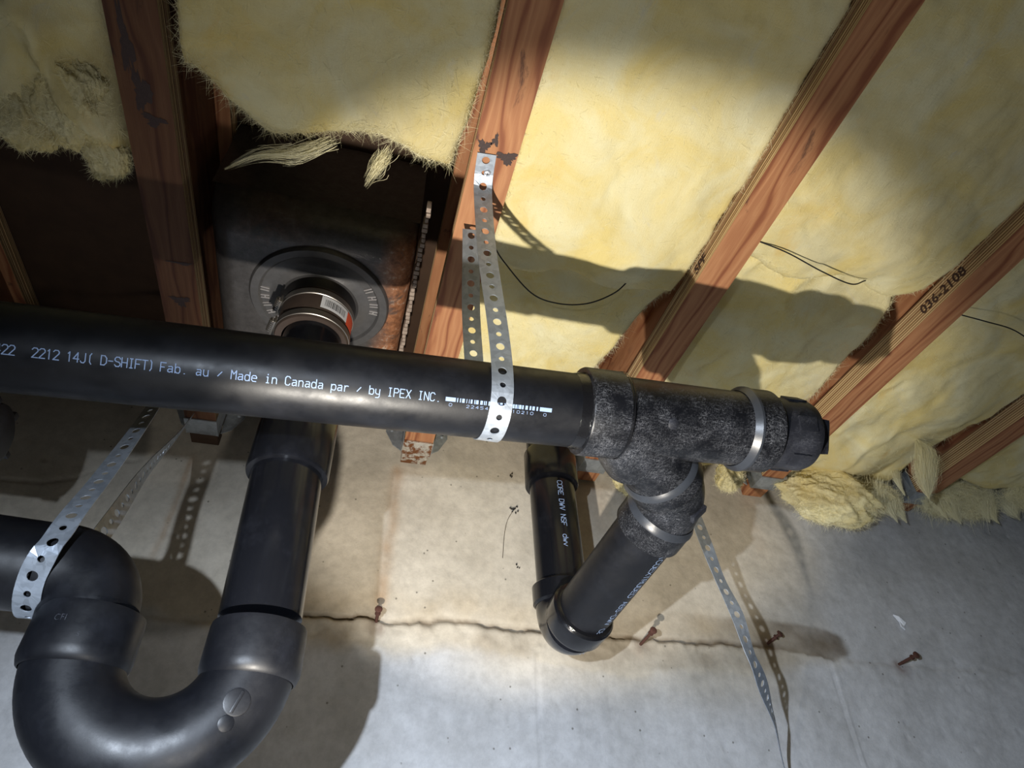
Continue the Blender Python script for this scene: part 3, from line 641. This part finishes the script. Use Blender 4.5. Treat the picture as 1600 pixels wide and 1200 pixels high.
while a < -40:
    w_ = r_.choice([.5, .9, 1.6]); 
    b = len(V)
    for aa in (a, a+w_):
        for z in (CZ0+.006, CZ0+.020): V.append(cax(z)+Vector((math.cos(math.radians(aa)), math.sin(math.radians(aa)), 0))*.0571)
    F.append((b, b+2, b+3, b+1)); a += w_+r_.choice([.5, .8, 1.2])
mesh_obj('barcode', V, F, M['ink'], rcp)

# ---------------------------------------------------------------- perforated straps
def strap(ctrl, name, label, mat, width=.025, samples=None):
    P = catmull([c[0] for c in ctrl], 24); W = catmull([c[1] for c in ctrl], 24)
    L = [0.0]
    for i in range(1, len(P)): L.append(L[-1]+(P[i]-P[i-1]).length)
    L = np.array(L); PA = np.array([tuple(p) for p in P]); WA = np.array([tuple(q) for q in W])
    def at(s):
        p = np.array([np.interp(s, L, PA[:, k]) for k in range(3)]); q = np.array([np.interp(s, L, WA[:, k]) for k in range(3)])
        e = .002; t = np.array([np.interp(min(s+e, L[-1]), L, PA[:, k])-np.interp(max(s-e, 0), L, PA[:, k]) for k in range(3)]); t /= np.linalg.norm(t)+1e-9
        q = q-t*(q@t); q /= np.linalg.norm(q)+1e-9; nn = np.cross(t, q); return p, q, nn
    V = []; F = []; pitch = .0185; th = .0005; s0 = 0.0; k = 0; n = 16; h = width/2
    while s0+pitch <= L[-1]+1e-6:
        r = .0052 if k % 2 == 0 else .0034; c = s0+pitch/2
        outer = []; inner = []
        for i in range(n):
            a = 2*math.pi*(i+.5)/n; ca, sa = math.cos(a), math.sin(a)
            sc = min((pitch/2)/abs(ca) if abs(ca) > 1e-6 else 9, h/abs(sa) if abs(sa) > 1e-6 else 9); outer.append((c+ca*sc, sa*sc)); inner.append((c+ca*r, sa*r))
        # snap to the cell corners
        corners = [(c+pitch/2, h), (c-pitch/2, h), (c-pitch/2, -h), (c+pitch/2, -h)]
        for cn in corners:
            j = min(range(n), key=lambda i: (outer[i][0]-cn[0])**2+(outer[i][1]-cn[1])**2); outer[j] = cn
        b = len(V)
        for ring in (outer, inner):
            for side in (1, -1):
                for (s, w_) in ring:
                    p, q, nn = at(s); V.append(p+q*w_+nn*th*side)
        O1, O2, I1, I2 = b, b+n, b+2*n, b+3*n
        for i in range(n):
            j = (i+1) % n; F.append((O1+i, O1+j, I1+j, I1+i)); F.append((O2+j, O2+i, I2+i, I2+j)); F.append((I1+i, I1+j, I2+j, I2+i))
            if abs(outer[i][1]) > h*.99 and abs(outer[j][1]) > h*.99: F.append((O1+j, O1+i, O2+i, O2+j))
        s0 += pitch; k += 1
    o = mesh_obj(name, V, F, mat, None, False); tag(o, label, 'strap', 'perforated metal pipe straps'); return o
Xw = Vector((1, 0, 0)); r_ = PR+.0016
cy, cz = .565, paxis(.137).z
def on_pipe(x, deg, rr=r_): a = math.radians(deg); return (x, cy+rr*math.cos(a), paxis(x).z+rr*math.sin(a))
strap([((.0965, .432, .7685), Xw), ((.098, .450, .7683), Xw), ((.100, .468, .7665), Xw), ((.103, .483, .752), Vector((1, 0, .02))), ((.110, .497, .690), Vector((1, .02, 0))), ((.117, .506, .635), Vector((1, -.05, 0))),
       ((.128, .514, .560), Xw), ((.1345, .5185, .505), Xw), (on_pipe(.1365, 180), Xw), (on_pipe(.1375, 210), Xw), (on_pipe(.138, 240), Xw), (on_pipe(.137, 270), Xw), (on_pipe(.135, 300), Xw), (on_pipe(.132, 330), Xw), (on_pipe(.129, 0), Xw),
       ((.122, .605, .545), Xw), ((.112, .590, .64), Xw), ((.104, .560, .72), Xw), ((.0985, .538, .7675), Xw)], 'pipe_strap', 'looped perforated strap hanging from the orange joist around the drain pipe', M['galv'])
# left strap: joist -> over the trap elbow -> back up to the hanger
strap([((-.318, .925, .7685), Vector((1, .25, 0))), ((-.316, .905, .745), Vector((1, .4, 0))), ((-.306, .86, .66), Vector((.8, -.35, .3))), ((-.292, .79, .53), Vector((.9, -.3, .3))), ((-.291, .745, .418), Vector((1, -.1, .25))), ((-.286, .701, .343), Vector((1, 0, .2))), ((-.286, .690, .312), Vector((1, 0, .2))), ((-.289, .688, .293), Vector((1, -.15, .2))), ((-.297, .704, .274), Vector((1, -.1, .1))), ((-.300, .722, .256), Vector((1, 0, 0))), ((-.303, .750, .249), Vector((1, 0, 0))), ((-.305, .780, .260), Vector((1, .1, 0))), ((-.305, .800, .290), Vector((.9, .4, 0))),
       ((-.296, .835, .40), Vector((.35, .8, .3))), ((-.305, .91, .52), Vector((-.05, .9, .45))), ((-.321, 1.03, .66), Vector((-.18, .83, .53))), ((-.332, 1.11, .763), Vector((-.22, .83, .53)))], 'pipe_strap', 'dull perforated strap slung from the dark left joist around the trap elbow', M['galv'])
strap([((.519, .868, .768), Xw), ((.530, .866, .73), Vector((1, .1, 0))), ((.548, .862, .62), Vector((1, .25, 0))), ((.567, .858, .486), Vector((1, .1, 0))), ((.580, .861, .42), Vector((1, .3, 0))), ((.593, .857, .36), Vector((1, .1, 0))), ((.601, .861, .31), Vector((1, .45, 0))), ((.625, .884, .276), Vector((.95, .65, 0))),
       ((.690, .968, .240), Vector((.66, .82, .1))), ((.770, 1.085, .192), Vector((.60, .83, .11))), ((.82, 1.135, .11), Vector((.60, .83, .09)))], 'pipe_strap', 'loose perforated strap dangling in front of the wall below the third joist', M['galv'])
sc_ = empty('strap_screw', (.103, .4585, .7672), 'bright cross-head screw fixing the looped strap to the orange joist', 'screw')
mb = MB().lathe((.103, .4585, .7672), (0, 0, -1), [(0, .0046), (.0008, .0045), (.0022, .0036), (.0028, .0018), (.0028, 0)], 24); SH = mb.build('screw_head', M['screw'], sc_)
mb = MB().box((.1002, .4580, .7640), (.1058, .4590, .7644)); mb.box((.1025, .4557, .7640), (.1035, .4613, .7644)); mb.build('cross_recess', M['ink'], SH, False)

# ---------------------------------------------------------------- nails, wires, debris
for (x, z, ln, dz, dx, bend, lab) in ((.069, .426, .040, .012, .0, 0, 'rusty form nail in the wall joint left of the elbow'), (.576, .412, .066, .006, .0, 0, 'rusty form nail just right of the black lower elbow'),
                                (.854, .429, .030, .010, .012, 0, 'dark rusty nail in the brown damp stain'), (1.144, .400, .050, .004, .002, 0, 'rusty form nail standing alone on the bare wall at right')):
    y = wall_y(x)-.004; nl = empty('form_nail', (x, y, z), lab, 'nail', 'rusty nails in the wall')
    d = Vector((dx, -ln, dz)); L_ = d.length
    MB().lathe((x, y+.006, z), d, [(0, .0028), (L_*.5, .0031), (L_-.012, .0028), (L_-.0115, .0052), (L_-.009, .0052), (L_-.0088, .0029), (L_, .0029)], 14).build('shank', M['rust'], nl)
    MB().lathe(Vector((x, y+.006, z))+d, d, [(0, .0), (0, .0066), (.0022, .0070), (.0032, .0055), (.0034, 0)], 16).build('head', M['rust'], nl)
def wire(pts, lab):
    o = MB().tube(catmull(pts, 8), .0011, 8).build('support_wire', M['wire'], None); tag(o, lab, 'wire', 'springy wires holding the insulation')
wire([(.139, .575, .775), (.160, .593, .762), (.215, .635, .752), (.262, .646, .752), (.310, .640, .758), (.350, .620, .772), (.372, .60, .79)], 'thin black wire curving from the looped strap across the bright insulation')
wire([(.523, .478, .783), (.575, .480, .771), (.640, .492, .760), (.700, .503, .760), (.735, .503, .778)], 'thin dark wire across the insulation between the third and fourth joists')
wire([(.936, .527, .776), (.985, .522, .764), (1.040, .525, .762), (1.11, .545, .765)], 'thin dark wire at the right edge beside the stamped joist')
rr = random.Random(9)
def debris(c, size, n, lab, thread=None):
    mb = MB(); c = Vector(c)
    for _ in range(n):
        p = c+Vector((rr.uniform(-1, 1)*size, 0, rr.uniform(-1, 1)*size*.9)); q = p+Vector((rr.uniform(-1, 1), rr.uniform(-.5, .2), rr.uniform(-1, 1)))*size*.6
        mb.tube([p, (p+q)/2+Vector((0, -.001, .001)), q], [.0008, .0019, .0006], 6)
    if thread: mb.tube(catmull(thread, 6), .0004, 5)
    o = mb.build('cobweb_debris', M['dirt'], None); tag(o, lab, 'debris', 'dark specks of debris on the wall')
y_ = wall_y(.33)-.003
debris((.330, y_, .768), .006, 4, 'small dark speck on the wall left of the upper vent pipe coupling')
debris((.333, y_, .684), .009, 9, 'dark dirt clump with a trailing thread left of the vertical vent pipe', [(.329, y_, .68), (.316, y_, .655), (.309, y_, .62), (.305, y_, .57)])
debris((.334, y_, .556), .005, 4, 'tiny dark speck on the wall beside the lower vent pipe')
yc = wall_y(1.188)-.003
V = [(1.176, yc, .505), (1.184, yc-.004, .500), (1.192, yc-.002, .498), (1.197, yc-.004, .487), (1.190, yc-.002, .480), (1.189, yc-.003, .472), (1.181, yc-.004, .478), (1.184, yc-.001, .490)]
V2 = [(x, y+.003, z) for x, y, z in V]; n = len(V)
o = mesh_obj('plaster_chip', V+V2, [tuple(range(n)), tuple(range(2*n-1, n-1, -1))]+[(i, (i+1) % n, n+(i+1) % n, n+i) for i in range(n)], M['white']); tag(o, 'small torn white flake stuck to the wall above the lone nail', 'flake')

# stamped numbers on the joists
V, F = text_mesh('036-2108', .024, 1.05, True)
mesh_obj('stamped_number', [Vector((.8835-.0003, .545-v.x*1.0, FZ+.009+v.y*1.0)) for v in V], F, M['stamp'], J4)
V, F = text_mesh('SPF', .024, 1.0, True)
mesh_obj('stamped_number', [Vector((.4655-.0003, .56-v.x*1.0, FZ+.009+v.y*1.0)) for v in V], F, M['stamp'], J3)

def stain(parent, x, y, rx, ry, seed, z=FZ-.0004):
    r = np.random.default_rng(seed); n = 36; V = [(x, y, z)]
    for k in range(n):
        a = 2*math.pi*k/n; q = 1+.35*math.sin(a*3+seed)+r.uniform(-.28, .28); V.append((x+math.cos(a)*rx*q, y+math.sin(a)*ry*q, z))
    mesh_obj('dark_stain', V, [(0, 1+(k+1) % n, 1+k) for k in range(n)], M['stainmat'], parent)
M['stainmat'] = m_plain('dried_dark_adhesive', (0.045, 0.025, 0.022), 0.6, 0, .4, 200, .5)
J1_, J2_ = [o for o in bpy.data.objects if o.name.startswith('laminated_joist')][1:3]
for k, (x, y, rx, ry) in enumerate(((.0905, .4245, .007, .010), (.1235, .432, .011, .008), (.112, .165, .016, .018), (.103, .412, .004, .008))): stain(J2_, x, y, rx, ry, 3+k)
for k, (x, y, rx, ry) in enumerate(((-.330, .40, .006, .035), (-.322, .455, .009, .022), (-.312, .49, .012, .007), (-.318, .80, .012, .010), (-.31, .72, .018, .0025), (-.326, .25, .005, .03))): stain(J1_, x, y, rx, ry, 13+k)
# ---------------------------------------------------------------- insulation
def fibres(name, pts, nrm, n, length, parent, seed, wid=.00018, droop=0.3, mat=None):
    r = np.random.default_rng(seed); idx = r.integers(0, len(pts), n); P = pts[idx]+r.normal(0, .0015, (n, 3)); N = nrm[idx]
    tang = r.normal(0, 1, (n, 3)); tang -= N*(tang*N).sum(1)[:, None]; tang /= np.linalg.norm(tang, axis=1)[:, None]+1e-9
    Ls = length*(.35+r.random(n)**2*1.2); up = r.random(n)[:, None]*.35+.02
    D = N*up+tang; D /= np.linalg.norm(D, axis=1)[:, None]; C = r.normal(0, 1.3, (n, 3)); C[:, 2] -= droop
    S = np.cross(D, r.normal(0, 1, (n, 3))); S /= np.linalg.norm(S, axis=1)[:, None]+1e-9
    rows = []
    for t, wk in ((0, 1), (.33, .9), (.66, .7), (1, .25)):
        c = P-N*.002+D*(Ls*t)[:, None]+C*(Ls*t*t)[:, None]*.6; rows += [c-S*wid*wk, c+S*wid*wk]
    V = np.stack(rows, 1).reshape(-1, 3); b = np.arange(n)[:, None]*8
    F = np.concatenate([b+np.array([[2*k, 2*k+1, 2*k+3, 2*k+2]]) for k in range(3)], 0)
    o = mesh_obj(name, V, F, mat or M['fibre'], parent, False); o['kind'] = 'stuff'; return o
t = NT('loose_glass_fibre'); t.col(t.mix(t.noise(t.obj(), 12, 4), (0.86, 0.76, 0.38), (0.86, 0.84, 0.66))); t.rough(.8); M['fibre'] = t.m

def batt(label, bounds, zfun, seed, res=.0055, edge_w=.035, nf=2500, flen=.018, edge_depth=.11, side_w=.015, fold=0.0, shape=None, tone=None, group='yellow insulation batts', top=1.03):
    """bounds: functions/values x0(Y), x1(Y), y0, y1(X). A soft slab whose lower face is a height field that turns up at its borders."""
    x0f, x1f, y0, y1f = bounds
    f = lambda g: g if callable(g) else (lambda q: g+0*q)
    x0f, x1f, y1f = f(x0f), f(x1f), f(y1f)
    Yr = np.linspace(y0, float(np.max(y1f(np.linspace(-2, 3, 400)))), 500)
    xa, xb, ya, yb = float(np.min(x0f(Yr))), float(np.max(x1f(Yr))), y0, float(np.max(y1f(np.linspace(float(np.min(x0f(Yr))), float(np.max(x1f(Yr))), 80))))
    nu = max(20, int((xb-xa)/res)); nv = max(20, int((yb-ya)/res))
    U, W_ = np.meshgrid(np.linspace(0, 1, nu), np.linspace(0, 1, nv), indexing='ij')
    U = .5-.5*np.cos(U*math.pi)*(.35)+ (U-.5)*.65 if False else U
    Yg = ya+(yb-ya)*W_; Xg = x0f(Yg)+(x1f(Yg)-x0f(Yg))*U; y1 = y1f(Xg); Yg = ya+(y1-ya)*W_; Xg = x0f(Yg)+(x1f(Yg)-x0f(Yg))*U
    dl = Xg-x0f(Yg); dr = x1f(Yg)-Xg; de = y1-Yg; ds = Yg-ya+.2
    d = np.minimum(np.minimum(dl, dr)/side_w, np.minimum(de, ds)/edge_w)
    tt = np.clip(1-d, 0, 1); lift = edge_depth*(1-np.sqrt(np.clip(1-tt**2.2, 0, 1)))
    z = zfun(Xg, Yg)
    warp = fbm(Xg, Yg, 9, 3, seed+5)*.05
    z = z+.0085*fbm(Xg+warp, Yg, 5.5, 3, seed)+.0012*fbm(Xg, Yg+warp, 20, 4, seed+9)+.0012*fbm(Xg, Yg, 90, 3, seed+19)
    cre = 1-np.abs(fbm(Xg+warp, Yg, 9, 3, seed+40))*5; z = z+.0022*np.clip(cre, 0, 1)
    if fold: z = z-fold*(1-np.abs(fbm(Xg+warp*1.5, Yg*.55, 6.5, 3, seed+70))*2.2)*sstep(0, .1, 1-tt)
    z = z+lift
    Xo = Xg+.003*fbm(Xg, Yg, 30, 3, seed+50); Yo = Yg+.006*fbm(Xg, Yg, 25, 3, seed+51)*(de < .1)
    col = np.ones(Xg.shape+(3,))
    if tone is not None: col = tone(Xg, Yg, z)
    V = np.stack([Xo, Yo, z], -1).reshape(-1, 3)
    lo = V.copy()
    root = empty('insulation_batt', (float(np.mean(Xo)), float(np.mean(Yo)), float(np.min(z))), label, 'insulation', group)
    topz = np.maximum(top, z.reshape(-1)+.004)
    nV = len(V); F = grid_faces(nu, nv)[:, ::-1]
    TV = V.copy(); TV[:, 2] = topz
    # closed slab: bottom height field, coarse flat top, skirts
    ring = [i*nv for i in range(nu)]+[(nu-1)*nv+j for j in range(1, nv)]+[i*nv+nv-1 for i in range(nu-2, -1, -1)]+[j for j in range(nv-2, 0, -1)]
    rv_ = V[ring].copy(); rv_[:, 2] = top; allV = np.concatenate([V, rv_]); m = len(ring)
    sk = np.array([[ring[k], ring[(k+1) % m], nV+(k+1) % m, nV+k] for k in range(m)])
    colr = np.concatenate([col.reshape(-1, 3), col.reshape(-1, 3)[ring]])
    o = mesh_obj('wool', allV, np.concatenate([F, sk]), M['batt'], root, True, colr.astype(np.float32))
    gx, gy = np.gradient(z); ex = np.gradient(Xo)[0]+1e-9; ey = np.gradient(Yo)[1]+1e-9
    N = np.stack([gx/ex, gy/ey, -np.ones_like(z)], -1).reshape(-1, 3); N /= np.linalg.norm(N, axis=1)[:, None]
    wgt = (.25+2.5*(tt > .05)*(tt < .9)).reshape(-1); wgt = wgt/wgt.sum(); r = np.random.default_rng(seed+99)
    pick = r.choice(nV, size=30000, p=wgt)
    fibres('loose_fibres', V[pick], N[pick], nf*7, flen*.30, root, seed+7)
    return root
def bumps(L):
    def g(X, Y):
        s = 0
        for (x, y, rx, ry, h) in L: s = s+h*np.exp(-((X-x)/rx)**2-((Y-y)/ry)**2)
        return s
    return g
def grime(X, Y, z, k=.5, seed=3, f=7):
    n = sstep(.05, .45, fbm(X, Y, f, 4, seed)); c = np.ones(X.shape+(3,)); return c*(1-(n*k)[..., None])+np.array([.55, .52, .50])*(n*k)[..., None]
E_ = lambda a, ys_, xs_: (lambda q: np.interp(q, ys_, xs_))
# bay left of the strapped joist: front batt ends ragged above the pan
b1 = bumps([(-.12, .42, .13, .07, -.016), (.02, .40, .05, .06, -.026), (-.2, .1, .1, .2, -.01)])
batt('dim yellow insulation batt ending in a ragged edge above the rusted pan', (-.284, E_(0, [-1, .30, .40, .50], [.080, .079, .072, .055]), -.75, lambda X: .478+.012*np.sin(X*31)+.02*np.exp(-((X+.18)/.03)**2)-.03*sstep(-.22, -.28, X)), lambda X, Y: .790+b1(X, Y)-.012*sstep(.1, .45, Y), 101, edge_w=.045, nf=5000, flen=.030, tone=lambda X, Y, z: grime(X, Y, z, .45, 301))
# bay 2-3, front batt and back batt
b2 = bumps([(.25, .30, .10, .12, -.010), (.38, .42, .07, .08, -.014), (.22, .52, .09, .05, -.016), (.36, .56, .07, .045, -.018), (.2, .1, .1, .1, .01)])
batt('bright yellow insulation batt between the strapped joist and the shadowed joist', (.128, E_(0, [-1, .40, .55, .66], [.473, .471, .468, .452]), -.75, lambda X: .640+.010*np.sin(X*40)+.0*X), lambda X, Y: .792+b2(X, Y), 111, edge_w=.030, nf=4500, flen=.016)
b2b = bumps([(.30, .75, .12, .1, -.012), (.22, .95, .1, .1, -.010)])
batt('short yellow insulation batt tucked above the wye, exposing the orange web', (.128, E_(0, [.5, .60, .66, .75, .85, .95, 1.1], [.470, .465, .440, .425, .405, .375, .355]), .60, lambda X: 1.10+.012*np.sin(X*50)), lambda X, Y: .806+b2b(X, Y), 121, edge_w=.035, nf=4500, flen=.024, edge_depth=.10)
# bay 3-4
b3 = bumps([(.70, .25, .12, .12, -.010), (.60, .45, .08, .10, -.010), (.76, .44, .10, .06, -.022), (.80, .1, .1, .1, -.008)])
batt('yellow insulation batt between the shadowed joist and the stamped joist', (.513, E_(0, [-1, .35, .50, .56], [.890, .886, .868, .845]), -.75, lambda X: .545+.012*np.sin(X*33)-.03*sstep(.80, .88, X)), lambda X, Y: .788+b3(X, Y), 131, edge_w=.035, nf=4500, flen=.016, tone=lambda X, Y, z: grime(X, Y, z, .25, 331))
b3b = bumps([(.62, .72, .08, .1, -.006), (.72, .66, .08, .08, -.008), (.60, 1.06, .09, .10, -.035), (.80, 1.02, .08, .1, -.018), (.72, .85, .1, .1, -.008), (.55, .60, .05, .06, .012)])
batt('folded yellow insulation batt above the cleanout plug, sagging against the wall', (.517, E_(0, [.4, .50, .56, .64, .8, .95, 1.2], [.80, .828, .856, .872, .886, .888, .860]), .50, lambda X: 1.100+.020*np.sin(X*37)+.0*X), lambda X, Y: .812+b3b(X, Y), 141, fold=.008, edge_w=.040, nf=5000, flen=.022, tone=lambda X, Y, z: grime(X, Y, z, .25, 341))
# bay 4-5
b4 = bumps([(1.10, .60, .09, .12, -.012), (1.00, .80, .07, .08, -.018), (1.18, .78, .08, .07, -.022), (1.08, .97, .09, .09, -.030), (1.2, .3, .1, .1, -.01)])
batt('lumpy yellow insulation batt between the stamped joist and the lower right joist', (.930, E_(0, [-1, .62, .72, .82, 1.2], [1.290, 1.288, 1.280, 1.268, 1.22]), -.75, lambda X: 1.085+.015*np.sin(X*29)), lambda X, Y: .806+b4(X, Y), 151, fold=.009, edge_w=.040, nf=6000, flen=.020, tone=lambda X, Y, z: grime(X, Y, z, .25, 351))
b5 = bumps([(1.5, .8, .12, .15, -.012), (1.55, .5, .1, .1, -.01)])
batt('shadowed insulation batt beyond the last joist at the right edge', (1.332, 1.72, -.75, lambda X: 1.02+.012*np.sin(X*31)), lambda X, Y: .786+b5(X, Y), 161, edge_w=.040, nf=3500, flen=.018, tone=lambda X, Y, z: grime(X, Y, z, .3, 361))
# bay left of the dark joist: grey bundle pulled down
b0 = bumps([(-.42, .36, .05, .10, -.030), (-.53, .44, .05, .07, -.040), (-.40, .50, .035, .04, -.036), (-.46,.52,.03,.05,-.02), (-.62, .2, .08, .1, -.02), (-.45, .1, .05, .2, .015), (-.50, .30, .02, .12, .015)])
batt('grey and yellow bundle of old insulation sagging at the top left corner', (-.735, -.352, -.75, lambda X: .57+.018*np.sin(X*38)+.04*np.exp(-((X+.385)/.035)**2)), lambda X, Y: .800+b0(X, Y), 171, fold=.045, edge_w=.050, nf=5000, flen=.024, edge_depth=.10, tone=lambda X, Y, z: grime(X, Y, z, .75, 371, 9))

def clump(label, c, rad, seed, n_spikes=0, nf=1500, flen=.02, grey=0.0, spike=.03, name='insulation_clump'):
    """torn-off handful of glass wool: a displaced ball with trailing spikes"""
    bm = bmesh.new(); bmesh.ops.create_icosphere(bm, subdivisions=6, radius=1.0); V = np.array([v.co[:] for v in bm.verts]); F = np.array([[v.index for v in f.verts] for f in bm.faces]); bm.free()
    r = np.random.default_rng(seed); a = np.arctan2(V[:, 1], V[:, 0])
    nz = fbm(V[:, 0]+3+.7*V[:, 2], V[:, 1]+5-.6*V[:, 2], 1.6, 4, seed)*.40+fbm(V[:, 0]*1.0+V[:, 2]+9, V[:, 2]+V[:, 1]*.5+2, 5, 3, seed+3)*.16+fbm(V[:, 0]*2+V[:, 1]+V[:, 2]*.4, V[:, 2]*.6+V[:, 1]*.5+2, 14, 4, seed+4)*.05
    s = 1+nz
    for k in range(n_spikes):
        th = r.uniform(0, 2*math.pi); dv = np.array([math.cos(th)*.75, math.sin(th)*.35-.3, -.75]); dv /= np.linalg.norm(dv); cc = V@dv; s = s+np.clip((cc-.93)/.07, 0, 1)**1.5*r.uniform(.4, 1.0)*spike/np.mean(rad)*1.6
    P = V*s[:, None]*np.array(rad)+np.array(c)
    root = empty(name, c, label, 'insulation', 'torn insulation clumps')
    g = np.clip(.5+fbm(V[:, 0]+2, V[:, 1]+V[:, 2], 3, 4, seed+8), 0, 1)*grey; col = np.ones_like(V)*(1-g[:, None])+np.array([.55, .53, .50])*g[:, None]
    mesh_obj('wool', P, F, M['batt'], root, True, col.astype(np.float32))
    N = V/np.array(rad); N /= np.linalg.norm(N, axis=1)[:, None]; fibres('loose_fibres', P, N, int(nf*6), flen*.42, root, seed+2, wid=.00026)
    return root
clump('round yellow insulation clump resting against the wall under the cleanout plug', (1.060, 1.058, .738), (.110, .054, .058), 201, 0, 3500, .022, .2)
clump('greyish torn insulation clump hanging at the wall between the two right joists', (1.165, 1.075, .765), (.075, .045, .036), 202, 0, 3500, .026, .7)
clump('ragged dark insulation clump with hanging shreds at the right edge', (1.43, 1.055, .785), (.105, .050, .034), 203, 0, 4500, .034, .8, .05)
clump('shredded grey insulation clump touching the right edge of the picture', (1.62, .985, .785), (.085, .045, .034), 204, 0, 4000, .034, .8, .05)
clump('small yellow insulation clump wedged beside the bright joist hanger', (.572, 1.055, .745), (.050, .060, .050), 205, 0, 2600, .012, .1)
clump('thin flap of dusty wool hanging beside the hanger with the perforated shadow', (.803, 1.060, .765), (.024, .040, .036), 209, 0, 1500, .014, .4)
# long hanging tuft in front of the last joist
def wisp_mesh(V, F, pts, rad, n, seed, wid=.00027):
    P = np.array([tuple(p) for p in catmull(pts, 5)]); m = len(P); r = np.random.default_rng(seed); tt = np.linspace(0, 1, m)
    rd = np.interp(tt, np.linspace(0, 1, len(rad)), rad)
    for _ in range(n):
        o = r.normal(0, .55, 3); o2 = r.normal(0, .35, 3); ph = r.uniform(0, 6); a = r.uniform(0, .5); b = min(1, a+r.uniform(.25, .7)); ks = np.arange(int(a*(m-1)), int(b*(m-1))+1)
        if len(ks) < 3: continue
        sd = r.normal(0, 1, 3); sd /= np.linalg.norm(sd); base = len(V)
        for q, k in enumerate(ks):
            u = q/(len(ks)-1); c = P[k]+o*rd[k]+o2*rd[k]*math.sin(ph+u*3); ww = wid*(1-.75*u)
            V.append(c-sd*ww); V.append(c+sd*ww)
        F += [(base+2*q, base+2*q+1, base+2*q+3, base+2*q+2) for q in range(len(ks)-1)]
def tuft(label, strands, seed, n=900):
    root = empty('hanging_tuft', strands[0][0][0], label, 'insulation', 'torn insulation clumps')
    V = []; F = []
    for i, (pts, rad) in enumerate(strands): wisp_mesh(V, F, pts, rad, n, seed+i)
    o = mesh_obj('wool', V, F, M['fibre'], root); o['kind'] = 'stuff'
tuft('pale feathery tuft dangling in front of the last joist', [([(1.178, .885, .800), (1.165, .875, .755), (1.155, .885, .715), (1.150, .895, .685), (1.146, .900, .660)], [.004, .013, .015, .010, .001])], 5, 2600)
tuft('thin wisp of wool hanging across the end of the last joist', [([(1.215, 1.00, .80), (1.205, 1.0, .765), (1.213, 1.005, .735)], [.006, .006, .003, .001])], 6, 700)
tuft('thin white wisp curling under the insulation above the rusted pan', [([(-.10, .475, .790), (-.14, .490, .765), (-.185, .500, .758), (-.225, .520, .742)], [.008, .010, .007, .002]), ([(-.03, .47, .785), (-.04, .485, .765), (-.05, .50, .742)], [.008, .008, .003])], 7, 260)
rs = np.random.default_rng(77)
def shreds(cx, cyy, z, rx, n):
    out = []
    for k in range(n):
        x = cx+rs.uniform(-rx, rx); y = cyy+rs.uniform(-.02, .03); L = rs.uniform(.025, .065); dx = rs.uniform(-.005, .03)
        out.append(([(x, y-.01, z+.012), (x+dx*.4, y, z-L*.4), (x+dx, y+.004, z-L)], [.018, .012, .001]))
    return out
tuft('ragged shreds of wool trailing down the wall near the lower right corner', shreds(1.43, 1.045, .775, .10, 14), 21, 420)
tuft('ragged shreds of wool trailing at the right edge of the picture', shreds(1.62, 1.02, .775, .08, 10), 41, 380)
tuft('short shreds of wool fringing the clump between the two right joists', shreds(1.17, 1.05, .755, .07, 8), 61, 380)
clump('pale grey wad of wool lowest at the left in the top left bundle', (-.470, .515, .778), (.050, .050, .034), 211, 0, 2600, .014, .8)
clump('yellow wad of wool pressed against the dark joist in the top left bundle', (-.405, .495, .772), (.044, .055, .034), 212, 0, 2600, .014, .3)
clump('small yellow tip of wool hanging lowest beside the dark left joist', (-.384, .560, .778), (.026, .036, .024), 213, 0, 1500, .012, .3)
